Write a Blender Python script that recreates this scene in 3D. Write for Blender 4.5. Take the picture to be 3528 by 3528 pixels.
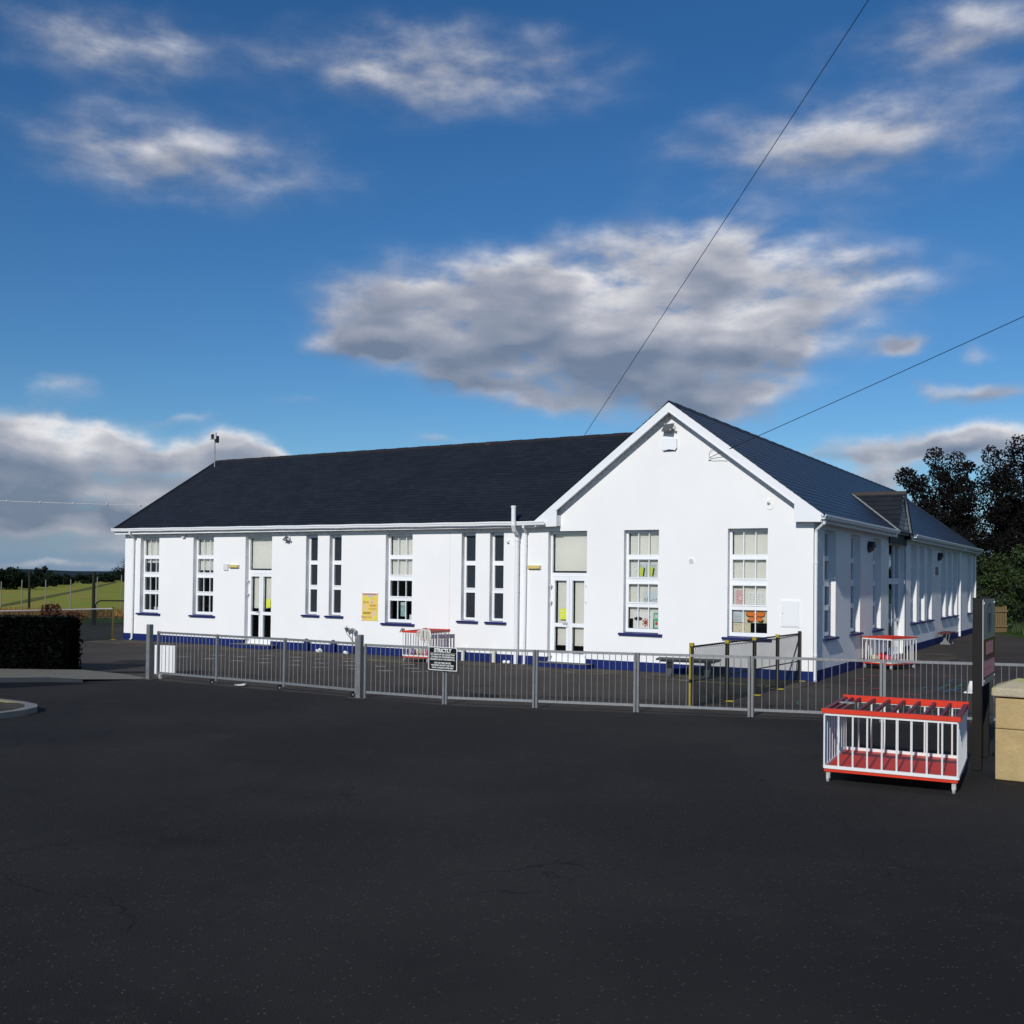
import bpy, math, random
from mathutils import Vector, Matrix, noise
random.seed(7)
R = math.radians
scene = bpy.context.scene
for o in list(bpy.data.objects): bpy.data.objects.remove(o)

# ------------------------------------------------------------------ camera
cam_d = bpy.data.cameras.new("camera"); cam = bpy.data.objects.new("camera", cam_d)
scene.collection.objects.link(cam); scene.camera = cam
yaw, pitch, roll = 0.5401344, 0.0171763, 0.01162602
Fv = Vector((-math.sin(yaw)*math.cos(pitch), math.cos(yaw)*math.cos(pitch), math.sin(pitch)))
r0 = Vector((math.cos(yaw), math.sin(yaw), 0)); u0 = r0.cross(Fv)
r1 = math.cos(roll)*r0 + math.sin(roll)*u0; u1 = -math.sin(roll)*r0 + math.cos(roll)*u0
M = Matrix((r1, u1, -Fv)).transposed().to_4x4(); M.translation = (6.2816, -23.9946, 2.33)
cam.matrix_world = M
cam_d.sensor_fit = 'HORIZONTAL'; cam_d.sensor_width = 36.0
cam_d.lens = 36.0*3558.225/3528.0
cam_d.shift_y = (1927.29-1764.0)/3528.0
cam_d.clip_start = 0.1; cam_d.clip_end = 9000.0

# ------------------------------------------------------------------ light, exposure
scene.view_settings.view_transform = 'Standard'; scene.view_settings.look = 'None'
scene.view_settings.exposure = 0.0; scene.view_settings.gamma = 1.0
SUN_EL, SUN_AZ = R(28.5), R(6.0)           # sun stands towards -Y, a little towards +X
sv = Vector((math.sin(SUN_AZ)*math.cos(SUN_EL), -math.cos(SUN_AZ)*math.cos(SUN_EL), math.sin(SUN_EL)))
sl = bpy.data.lights.new("sun", 'SUN'); sl.energy = 3.45; sl.angle = R(0.55); sl.color = (1.0, 0.965, 0.91)
so = bpy.data.objects.new("sun", sl); scene.collection.objects.link(so)
so.rotation_euler = sv.to_track_quat('Z', 'Y').to_euler()

w = bpy.data.worlds.new("World"); scene.world = w; w.use_nodes = True
nt = w.node_tree; nt.nodes.clear()
def N(t, ty, **kw):
    n = t.nodes.new(ty)
    for k, v in kw.items(): setattr(n, k, v)
    return n
def mth(t, op, a, b=None, clamp=False):
    n = t.nodes.new('ShaderNodeMath'); n.operation = op; n.use_clamp = clamp
    for i, x in enumerate((a, b)):
        if x is None: continue
        if isinstance(x, (int, float)): n.inputs[i].default_value = x
        else: t.links.new(x, n.inputs[i])
    return n.outputs[0]
# clouds: banks given by compass bearing and elevation (degrees), broken up by noise
BANKS = [(-56.1, 6.4, 2.9, 1.13, 1.0),(-54.0, 6.8, 2.09, 0.97, 1.0),(-56.6, 5.1, 3.22, 1.77, 1.1),(-53.4, 5.2, 3.22, 1.61, 1.1),(-50.3, 4.8, 3.22, 1.21, 1.0),(-49.3, 5.9, 1.45, 0.64, 0.94),(-46.0, 6.5, 1.69, 0.89, 1.25),(-47.1, 5.2, 2.42, 0.97, 0.9),(-44.4, 5.9, 1.29, 0.48, 0.68),(-56.0, 2.5, 5.15, 0.35, 0.55),(-52.2, 1.2, 4.19, 0.35, 0.5),(-55.7, 0.4, 4.83, 0.23, 0.62),(-37.3, 12.45, 2.58, 0.97, 0.9),(-39.5, 12.5, 1.93, 0.64, 0.74),(-32.9, 12.35, 4.03, 1.29, 0.9),(-30.5, 11.05, 3.22, 1.13, 0.8),(-27.3, 13.15, 4.83, 1.45, 1.1),(-22.5, 12.35, 5.64, 1.77, 1.25),(-17.6, 12.75, 3.22, 1.45, 1.1),(-24.1, 10.15, 4.51, 1.13, 0.9),(-20.2, 9.15, 2.9, 0.97, 0.75),(-19.4, 10.85, 3.22, 0.97, 0.8),(-29.2, 9.6, 1.29, 0.48, 0.68),(-23.3, 15.05, 10.47, 1.61, 1.1),(-35.4, 14.05, 4.83, 0.97, 0.7),(-10.6, 12.1, 1.13, 0.52, 1.01),(-7.5, 9.8, 1.77, 0.48, 0.94),(-5.4, 9.6, 1.29, 0.45, 0.68),(-9.3, 7.15, 4.19, 0.55, 0.85),(-12.5, 6.65, 2.9, 0.35, 0.6),(-6.5, 7.45, 2.74, 0.68, 0.95),(-11.2, 5.7, 1.61, 0.97, 1.25),(-5.6, 5.95, 2.42, 0.58, 0.5),(-6.7, 11.6, 0.97, 0.45, 0.46),(-54.3, 9.7, 1.29, 0.64, 0.46),(-48.5, 8.3, 1.93, 0.32, 0.43),(-42.9, 9.5, 1.45, 0.29, 0.39),(-35.3, 7.5, 1.61, 0.35, 0.62),(-49.4, 20.8, 6.76, 1.77, 0.8),(-13.4, 22.1, 7.25, 1.93, 0.8),(-35.5, 26.1, 8.05, 1.77, 0.75),(-53.1, 25.6, 4.83, 1.45, 0.6),(-7.7, 26.2, 4.83, 1.45, 0.6),(8, 8, 7, 1.4, 0.9),(22, 13, 8, 2, 0.9),(-74, 7, 7, 1.6, 0.9),(-90, 12, 8, 2, 0.8),(40, 6.75, 9, 1.5, 0.8),(-54.5,3.4,6,.75,.95),(-50.5,3.3,4,.6,.85),(-53,1.9,7,.5,.7),(-36.8,13.6,3.0,.9,.75),(-33.5,10.9,2.4,.55,.55),(-31,16.2,6,1.6,.85),(-20,17.6,6,1.5,.8),(-12,15.6,2.6,.8,.5),(-38,15.5,3,.8,.45),
 (30,18,16,5,1.2),(62,25,18,7,1.3),(45,45,24,9,1.2),(100,50,30,10,1.2),(-110,25,18,7,1.1),(-80,40,14,5,.9)]  # unseen bright banks added as neutral fill for the side wall
def madd(t, a, b, c):
    n = t.nodes.new('ShaderNodeMath'); n.operation = 'MULTIPLY_ADD'
    for i, x in enumerate((a, b, c)):
        if isinstance(x, (int, float)): n.inputs[i].default_value = x
        else: t.links.new(x, n.inputs[i])
    return n.outputs[0]
tc = N(nt, 'ShaderNodeTexCoord'); sp = N(nt, 'ShaderNodeSeparateXYZ'); nt.links.new(tc.outputs['Generated'], sp.inputs[0])
az = mth(nt, 'MULTIPLY', mth(nt, 'ARCTAN2', sp.outputs[0], sp.outputs[1]), 57.29578)
el = mth(nt, 'MULTIPLY', mth(nt, 'ARCSINE', sp.outputs[2]), 57.29578)
cb = N(nt, 'ShaderNodeCombineXYZ'); nt.links.new(az, cb.inputs[0]); nt.links.new(el, cb.inputs[1])
P = cb.outputs[0]
def vm(op, a, *c):
    n = N(nt, 'ShaderNodeVectorMath', operation=op); nt.links.new(a, n.inputs[0])
    for i, v in enumerate(c):
        if isinstance(v, tuple): n.inputs[i+1].default_value = v
        else: nt.links.new(v, n.inputs[i+1])
    return n.outputs['Value'] if op == 'DOT_PRODUCT' else n.outputs[0]
def nse(vec, sc, det, ro):
    n = N(nt, 'ShaderNodeTexNoise'); n.inputs['Scale'].default_value = sc; n.inputs['Detail'].default_value = det; n.inputs['Roughness'].default_value = ro; nt.links.new(vec, n.inputs['Vector']); return n
wc = nse(P, .30, 5, .5).outputs['Color']
Q = vm('ADD', P, vm('MULTIPLY', vm('SUBTRACT', wc, (.5, .5, .5)), (4.2, 2.2, 0)))
tot, gra = None, None; k8 = math.sqrt(.8)
for a, e, sa, se, st in BANKS:
    q = vm('MULTIPLY_ADD', Q, (k8/sa, k8/se, 0), (-a*k8/sa, -e*k8/se, 0))
    ex = mth(nt, 'POWER', 0.367879, vm('DOT_PRODUCT', q, q))
    tot = madd(nt, ex, st, tot if tot is not None else 0.0)
    if -62 < a < 0 and sa > 1.4:
        gra = madd(nt, vm('DOT_PRODUCT', q, (0.25, st, 0)), ex, gra if gra is not None else 0.0)
kf = lambda vec, det: mth(nt, 'ADD', mth(nt, 'MULTIPLY', mth(nt, 'SUBTRACT', nse(vec, .30, det, .60).outputs['Fac'], .5), 2.6), .95)
S = vm('MULTIPLY', P, (.72, 1.7, 1)); S2 = vm('ADD', S, (.2, 1.5, 0))
tmin = mth(nt, 'MINIMUM', tot, 1.3)
d0_ = mth(nt, 'MULTIPLY', tmin, kf(S, 7)); ks, k2_ = kf(S, 1.2), kf(S2, 1.2)
d1 = mth(nt, 'MULTIPLY', tmin, ks)
def ramp(t, v, a, b, inter='SMOOTHSTEP'):
    n = N(t, 'ShaderNodeMapRange', interpolation_type=inter); t.links.new(v, n.inputs[0])
    n.inputs[1].default_value = a; n.inputs[2].default_value = b; return n.outputs[0]
mask = ramp(nt, d0_, .06, 1.12)
lit = mth(nt, 'ADD', mth(nt, 'ADD', mth(nt, 'MULTIPLY', mth(nt, 'SUBTRACT', ks, k2_), .55), mth(nt, 'MULTIPLY', gra, .55)), .59, True)
lit = mth(nt, 'SUBTRACT', lit, mth(nt, 'MULTIPLY', ramp(nt, d1, .7, 1.5), .32), True)
lit = mth(nt, 'ADD', lit, mth(nt, 'MULTIPLY', mth(nt, 'SUBTRACT', d0_, d1), .25), True)
cr = N(nt, 'ShaderNodeValToRGB'); nt.links.new(lit, cr.inputs[0])
cr.color_ramp.elements[0].color = (.17, .215, .30, 1); cr.color_ramp.elements[1].color = (.82, .81, .82, 1)
e_ = cr.color_ramp.elements.new(.42); e_.color = (.33, .355, .43, 1); e_ = cr.color_ramp.elements.new(.66); e_.color = (.50, .505, .55, 1)
sky = N(nt, 'ShaderNodeTexSky', sky_type='NISHITA', sun_disc=False); sky.sun_elevation = SUN_EL; sky.sun_rotation = math.pi - SUN_AZ
sky.altitude = 60; sky.air_density = 1.0; sky.dust_density = .15; sky.ozone_density = 3.0
bg1 = N(nt, 'ShaderNodeBackground'); bg1.inputs[1].default_value = 0.078
hsk = N(nt, 'ShaderNodeHueSaturation'); hsk.inputs['Saturation'].default_value = 1.24; hsk.inputs['Value'].default_value = 1.0; nt.links.new(sky.outputs[0], hsk.inputs['Color'])
# distant low stratus that dulls the sky just above the horizon
low = N(nt, 'ShaderNodeMix', data_type='RGBA'); nt.links.new(mth(nt, 'MULTIPLY', mth(nt, 'SUBTRACT', 1.0, ramp(nt, el, -.5, 7.0)), .85), low.inputs[0])
tn = N(nt, 'ShaderNodeVectorMath', operation='MULTIPLY'); tn.inputs[1].default_value = (.75, .96, 1.12); nt.links.new(hsk.outputs[0], tn.inputs[0]); nt.links.new(tn.outputs[0], low.inputs[6]); low.inputs[7].default_value = (1.9, 3.1, 5.3, 1); nt.links.new(low.outputs[2], bg1.inputs[0])
bg2 = N(nt, 'ShaderNodeBackground'); bg2.inputs[1].default_value = 1.0; nt.links.new(cr.outputs[0], bg2.inputs[0])
mx = N(nt, 'ShaderNodeMixShader'); nt.links.new(mth(nt, 'MULTIPLY', mask, .93), mx.inputs[0]); nt.links.new(bg1.outputs[0], mx.inputs[1]); nt.links.new(bg2.outputs[0], mx.inputs[2])
out = N(nt, 'ShaderNodeOutputWorld'); nt.links.new(mx.outputs[0], out.inputs[0])

# ------------------------------------------------------------------ materials
MT = {}
def mat(name, col, rough=.7, spec=.5, var=0.0, vscale=3.0, bump=0.0, bscale=40.0, metal=0.0, col2=None, cscale=1.0, cth=(.4, .6), stretch=None, emis=None):
    if name in MT: return MT[name]
    m = bpy.data.materials.new(name); m.use_nodes = True; t = m.node_tree; b = t.nodes['Principled BSDF']
    b.inputs['Base Color'].default_value = (*col, 1); b.inputs['Roughness'].default_value = rough
    b.inputs['Metallic'].default_value = metal; b.inputs['Specular IOR Level'].default_value = spec
    tcn = N(t, 'ShaderNodeTexCoord'); vec = tcn.outputs['Object']
    if stretch:
        s = N(t, 'ShaderNodeMapping'); s.inputs['Scale'].default_value = stretch; t.links.new(vec, s.inputs[0]); vec = s.outputs[0]
    colsock = None
    if col2 is not None:
        n = N(t, 'ShaderNodeTexNoise'); n.inputs['Scale'].default_value = cscale; n.inputs['Detail'].default_value = 6; t.links.new(vec, n.inputs['Vector'])
        f = ramp(t, n.outputs['Fac'], cth[0], cth[1]); mxn = N(t, 'ShaderNodeMix', data_type='RGBA')
        t.links.new(f, mxn.inputs[0]); mxn.inputs[6].default_value = (*col, 1); mxn.inputs[7].default_value = (*col2, 1); colsock = mxn.outputs[2]
    if var > 0:
        n = N(t, 'ShaderNodeTexNoise'); n.inputs['Scale'].default_value = vscale; n.inputs['Detail'].default_value = 7; n.inputs['Roughness'].default_value = .65
        t.links.new(vec, n.inputs['Vector'])
        hs = N(t, 'ShaderNodeHueSaturation'); t.links.new(mth(t, 'ADD', mth(t, 'MULTIPLY', mth(t, 'SUBTRACT', n.outputs['Fac'], .5), var*2), 1.0), hs.inputs['Value'])
        if colsock: t.links.new(colsock, hs.inputs['Color'])
        else: hs.inputs['Color'].default_value = (*col, 1)
        colsock = hs.outputs[0]
    if colsock: t.links.new(colsock, b.inputs['Base Color'])
    if bump > 0:
        n = N(t, 'ShaderNodeTexNoise'); n.inputs['Scale'].default_value = bscale; n.inputs['Detail'].default_value = 4; t.links.new(vec, n.inputs['Vector'])
        bp = N(t, 'ShaderNodeBump'); bp.inputs['Strength'].default_value = bump; bp.inputs['Distance'].default_value = .02
        t.links.new(n.outputs['Fac'], bp.inputs['Height']); t.links.new(bp.outputs[0], b.inputs['Normal'])
    MT[name] = m; return m
render_wall = mat('white_render', (.80, .795, .785), .9, .25, .06, .6, .22, 38)
dash_wall = mat('white_roughcast', (.80, .795, .785), .92, .25, .09, 1.2, 1.0, 26)
reveal_m = mat('white_reveal_render', (.78, .775, .765), .9, .25, .03, 2, .3, 60)
navy = mat('navy_paint', (.0055, .0165, .108), .7, .2, .18, 2.2, .12, 30)
sillblue = mat('blue_sill_paint', (.009, .0135, .105), .6, .25, .12, 5)
pvc = mat('white_pvc', (.80, .81, .82), .32, .5, .02, 4)
pvc2 = mat('white_gutter_pvc', (.76, .77, .78), .4, .5, .05, 3)
cream = mat('cream_pvc', (.62, .60, .50), .5, .4, .1, 5)
blind_m = mat('fabric_blind', (.70, .68, .63), .85, .2, .04, 1.5)
dark_in = mat('dark_interior', (.012, .012, .013), .95, .1)
galv = mat('galvanised_steel', (.25, .255, .26), .5, .5, .40, 26, .1, 60, .55, stretch=(1, 1, .25))
blackpl = mat('black_plastic', (.012, .012, .013), .4)
blackmet = mat('black_painted_steel', (.009, .0085, .007), .55, .2, .3, 6)
red = mat('red_painted_metal', (.60, .034, .010), .5, .3, .12, 8)
dred = mat('dark_red_metal', (.16, .012, .016), .45, .5, .15, 8)
whitemet = mat('white_painted_metal', (.72, .72, .70), .4, .5, .08, 12)
rubber = mat('pale_rubber', (.42, .42, .41), .6)
yellow = mat('yellow_painted_steel', (.34, .265, .022), .5, .4, .25, 9)
yard_m = mat('yard_tarmac', (.050, .040, .033), .88, .25, .22, .5, .55, 90, col2=(.033, .028, .025), cscale=.28, cth=(.35, .7))
def tarmac(name, c0, c1, big, grit):
    m = bpy.data.materials.new(name); m.use_nodes = True; t = m.node_tree; b = t.nodes['Principled BSDF']; b.inputs['Roughness'].default_value = .88; b.inputs['Specular IOR Level'].default_value = .2
    tcn = N(t, 'ShaderNodeTexCoord'); vec = tcn.outputs['Object']
    def noi(sc, det=6, ro=.6):
        n = N(t, 'ShaderNodeTexNoise'); n.inputs['Scale'].default_value = sc; n.inputs['Detail'].default_value = det; n.inputs['Roughness'].default_value = ro; t.links.new(vec, n.inputs['Vector']); return n.outputs['Fac']
    def mixc(f, a, b2):
        n = N(t, 'ShaderNodeMix', data_type='RGBA'); t.links.new(f, n.inputs[0])
        for i, x in ((6, a), (7, b2)):
            if isinstance(x, tuple): n.inputs[i].default_value = (*x, 1)
            else: t.links.new(x, n.inputs[i])
        return n.outputs[2]
    c = mixc(ramp(t, noi(big, 8, .62), .38, .66), c0, c1)
    c = mixc(mth(t, 'MULTIPLY', ramp(t, noi(big*5, 5, .7), .56, .72), .35), c, tuple(x*1.7 for x in c1))          # dusty patches
    c = mixc(mth(t, 'MULTIPLY', ramp(t, noi(big*1.7, 3, .5), .62, .74), .5), c, tuple(x*.45 for x in c0))            # oil and damp
    v = N(t, 'ShaderNodeTexVoronoi'); v.inputs['Scale'].default_value = 42; t.links.new(vec, v.inputs['Vector'])
    sp_ = N(t, 'ShaderNodeSeparateColor'); t.links.new(v.outputs['Color'], sp_.inputs[0])
    f = mth(t, 'MULTIPLY', mth(t, 'LESS_THAN', v.outputs['Distance'], .34), mth(t, 'GREATER_THAN', sp_.outputs[0], 1-grit))
    c = mixc(mth(t, 'MULTIPLY', f, .6), c, tuple(min(.2, x*4.5) for x in c1))                                    # pale chippings
    # hairline cracks
    w_ = N(t, 'ShaderNodeTexVoronoi', feature='DISTANCE_TO_EDGE'); w_.inputs['Scale'].default_value = .33
    dn = N(t, 'ShaderNodeTexNoise'); dn.inputs['Scale'].default_value = 1.5; dn.inputs['Detail'].default_value = 6; t.links.new(vec, dn.inputs['Vector'])
    va = N(t, 'ShaderNodeVectorMath', operation='ADD'); sc_ = N(t, 'ShaderNodeVectorMath', operation='SCALE'); sc_.inputs['Scale'].default_value = .9; t.links.new(dn.outputs['Color'], sc_.inputs[0])
    t.links.new(vec, va.inputs[0]); t.links.new(sc_.outputs[0], va.inputs[1]); t.links.new(va.outputs[0], w_.inputs['Vector'])
    ck = mth(t, 'MULTIPLY', mth(t, 'LESS_THAN', w_.outputs['Distance'], .0025), ramp(t, noi(.35, 2), .5, .6))
    c = mixc(mth(t, 'MULTIPLY', ck, .8), c, (.003, .003, .003))
    t.links.new(c, b.inputs['Base Color'])
    bp = N(t, 'ShaderNodeBump'); bp.inputs['Strength'].default_value = .8; bp.inputs['Distance'].default_value = .012; t.links.new(noi(70, 3), bp.inputs['Height']); t.links.new(bp.outputs[0], b.inputs['Normal'])
    MT[name] = m; return m
yard_m = tarmac('yard_tarmac_worn', (.045, .038, .0325), (.064, .054, .0455), .28, .05)
road_m = tarmac('road_tarmac_worn', (.0135, .0125, .0120), (.024, .022, .0205), .22, .07)
road_old = mat('road_tarmac', (.0150, .0143, .0143), .88, .2, .35, 1.1, .7, 95, col2=(.0225, .021, .020), cscale=.35, cth=(.4, .75))
conc = mat('concrete_apron', (.080, .068, .054), .92, .2, .3, 1.7, .5, 60, col2=(.052, .044, .034), cscale=1.1)
path_m = mat('concrete_path', (.16, .155, .13), .9, .2, .25, 3, .3, 50)
kerb_m = mat('kerb_concrete', (.20, .20, .19), .85, .2, .2, 5, .3, 60)
shadow_m = mat('painted_shadow_black', (.004, .004, .005), .7, .2)  # near-black colour of the painted ground shadows
moss_m = mat('mossy_edge', (.125, .11, .062), .95, .2, .4, 3, .3, 60)
grass_m = mat('meadow_grass', (.21, .24, .028), .95, .1, .45, .45, .6, 3, col2=(.28, .23, .05), cscale=.16, cth=(.42, .62))
dark_grass_m = mat('darker_grass', (.10, .11, .025), .95, .1, .3, 1.0)
verge_m = mat('verge_grass', (.035, .065, .012), .95, .1, .35, 2.0, .8, 12)
hill_m = mat('distant_woodland', (.012, .022, .026), .95, .1, .4, .03)
bark = mat('bark', (.022, .018, .014), .95, .1, .3, 6, .6, 20)
leaf_dark = mat('dark_copper_leaves', (.0085, .0078, .0078), .75, .08, .6, 2.0)
leaf_green = mat('green_leaves', (.026, .046, .010), .6, .3, .5, 1.5)
leaf_mid = mat('distant_tree_leaves', (.010, .018, .009), .8, .1, .5, .4)
leaf_hedge = mat('shade_dark_hedge_leaves', (.0020, .0026, .0018), .9, .02, .5, 6)  # leaf colour darkened to hold the shade on the hedge
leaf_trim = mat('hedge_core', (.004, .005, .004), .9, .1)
brown_w = mat('dry_dock_weed', (.075, .028, .018), .9, .1, .5, 12)
wood_m = mat('weathered_wood', (.22, .155, .07), .85, .2, .3, 9)
dwood = mat('dark_creosoted_wood', (.022, .022, .016), .9, .2, .3, 6)
palepost = mat('pale_metal_post', (.19, .19, .165), .6, .4, .2, 6)
shaded_kerb = mat('painted_shade_kerb_face', (.028, .034, .040), .85, .2, .3, 5)  # kerb face colour darkened to hold its shade
sandst = mat('yellow_sandstone', (.42, .31, .15), .9, .2, .3, 5, .5, 30)
capst = mat('mossy_capstone', (.40, .35, .24), .95, .2, .35, 7, .6, 25, col2=(.33, .36, .06), cscale=2.6, cth=(.45, .6))
greyben = mat('dark_grey_recycled_plastic', (.030, .038, .043), .6, .4, .25, 8)
maroon = mat('maroon_bench_slats', (.10, .010, .018), .5, .5, .15, 8)
glassdark = mat('lamp_glass', (.10, .11, .12), .12, .6)
lampyel = mat('yellowed_diffuser', (.62, .48, .15), .45, .5, .1, 9)
lampbl = mat('blue_black_lamp_body', (.012, .016, .035), .5)
paperw = mat('white_paper', (.72, .72, .70), .85, .2, .03, 5)
greybox = mat('pale_grey_plastic', (.52, .53, .53), .5)
chrome = mat('chromed_metal', (.45, .46, .47), .25, .5, .2, 20, metal=.8)
wire_m = mat('black_cable', (.006, .006, .007), .6)
wirew = mat('pale_cable', (.45, .46, .48), .6)
def flat(name, c, r=.7): return mat('colour_'+name, c, r, .3, .08, 20)

# glass: thin pane, mirror-like at grazing angles and clear face-on
def glass_mat(name, tint, base=.055):
    m = bpy.data.materials.new(name); m.use_nodes = True; t = m.node_tree; t.nodes.clear()
    gl = N(t, 'ShaderNodeBsdfGlossy'); gl.inputs['Roughness'].default_value = .015; gl.inputs['Color'].default_value = (.95, .97, 1, 1)
    tr = N(t, 'ShaderNodeBsdfTransparent'); tr.inputs[0].default_value = (*tint, 1)
    fr = N(t, 'ShaderNodeFresnel'); fr.inputs[0].default_value = 1.5
    f = mth(t, 'MULTIPLY', fr.outputs[0], 1.6, True)
    m_ = N(t, 'ShaderNodeMixShader'); t.links.new(f, m_.inputs[0]); t.links.new(tr.outputs[0], m_.inputs[1]); t.links.new(gl.outputs[0], m_.inputs[2])
    o = N(t, 'ShaderNodeOutputMaterial'); t.links.new(m_.outputs[0], o.inputs[0]); return m
glass = glass_mat('window_glass', (.86, .88, .87))
obsc = mat('obscured_dark_glass', (.022, .025, .031), .28, .5, .35, 1.5)

def net_mat():
    m = bpy.data.materials.new('fine_green_grey_netting'); m.use_nodes = True; t = m.node_tree; t.nodes.clear()
    df = N(t, 'ShaderNodeBsdfDiffuse'); df.inputs[0].default_value = (.035, .047, .043, 1)
    tr = N(t, 'ShaderNodeBsdfTransparent'); n = N(t, 'ShaderNodeTexNoise'); n.inputs['Scale'].default_value = 2.0
    tcn = N(t, 'ShaderNodeTexCoord'); t.links.new(tcn.outputs['Object'], n.inputs['Vector'])
    f = mth(t, 'ADD', mth(t, 'MULTIPLY', n.outputs['Fac'], .16), .46)
    m_ = N(t, 'ShaderNodeMixShader'); t.links.new(f, m_.inputs[0]); t.links.new(tr.outputs[0], m_.inputs[1]); t.links.new(df.outputs[0], m_.inputs[2])
    o = N(t, 'ShaderNodeOutputMaterial'); t.links.new(m_.outputs[0], o.inputs[0]); return m
net_m = net_mat()

def slate_mat(name, col, rough, spec):
    m = bpy.data.materials.new(name); m.use_nodes = True; t = m.node_tree; b = t.nodes['Principled BSDF']
    uv = N(t, 'ShaderNodeUVMap'); uv.uv_map = 'UVMap'
    br = N(t, 'ShaderNodeTexBrick'); t.links.new(uv.outputs[0], br.inputs['Vector']); br.offset = .5
    br.inputs['Scale'].default_value = 1.0; br.inputs['Brick Width'].default_value = .30; br.inputs['Row Height'].default_value = .2
    br.inputs['Mortar Size'].default_value = .004; br.inputs['Bias'].default_value = 0
    br.inputs['Color1'].default_value = (*[c*.82 for c in col], 1); br.inputs['Color2'].default_value = (*[c*1.18 for c in col], 1)
    br.inputs['Mortar'].default_value = (*[c*.45 for c in col], 1)
    n = N(t, 'ShaderNodeTexNoise'); n.inputs['Scale'].default_value = .7; n.inputs['Detail'].default_value = 7; t.links.new(uv.outputs[0], n.inputs['Vector'])
    hs = N(t, 'ShaderNodeHueSaturation'); t.links.new(br.outputs[0], hs.inputs['Color'])
    t.links.new(mth(t, 'ADD', mth(t, 'MULTIPLY', n.outputs['Fac'], .8), .6), hs.inputs['Value'])
    n3 = N(t, 'ShaderNodeTexNoise'); n3.inputs['Scale'].default_value = 2.6; n3.inputs['Detail'].default_value = 9; n3.inputs['Roughness'].default_value = .75; t.links.new(uv.outputs[0], n3.inputs['Vector'])
    lm = N(t, 'ShaderNodeMix', data_type='RGBA'); t.links.new(mth(t, 'MULTIPLY', ramp(t, n3.outputs['Fac'], .70, .76), .55), lm.inputs[0]); t.links.new(hs.outputs[0], lm.inputs[6]); lm.inputs[7].default_value = (.085, .082, .07, 1)
    t.links.new(lm.outputs[2], b.inputs['Base Color']); b.inputs['Roughness'].default_value = rough; b.inputs['Specular IOR Level'].default_value = spec
    n2 = N(t, 'ShaderNodeTexNoise'); n2.inputs['Scale'].default_value = 14; t.links.new(uv.outputs[0], n2.inputs['Vector'])
    bp = N(t, 'ShaderNodeBump'); bp.inputs['Strength'].default_value = .25; bp.inputs['Distance'].default_value = .01; t.links.new(n2.outputs['Fac'], bp.inputs['Height'])
    t.links.new(bp.outputs[0], b.inputs['Normal']); return m
slateA = slate_mat('dark_roof_slate', (.0125, .0155, .021), .62, .28)
slateB = slate_mat('blue_roof_slate', (.018, .022, .036), .44, .42)
ridge_m = mat('ridge_tile', (.018, .016, .017), .75, .3, .3, 5, col2=(.10, .055, .035), cscale=.9, cth=(.66, .74))

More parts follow.
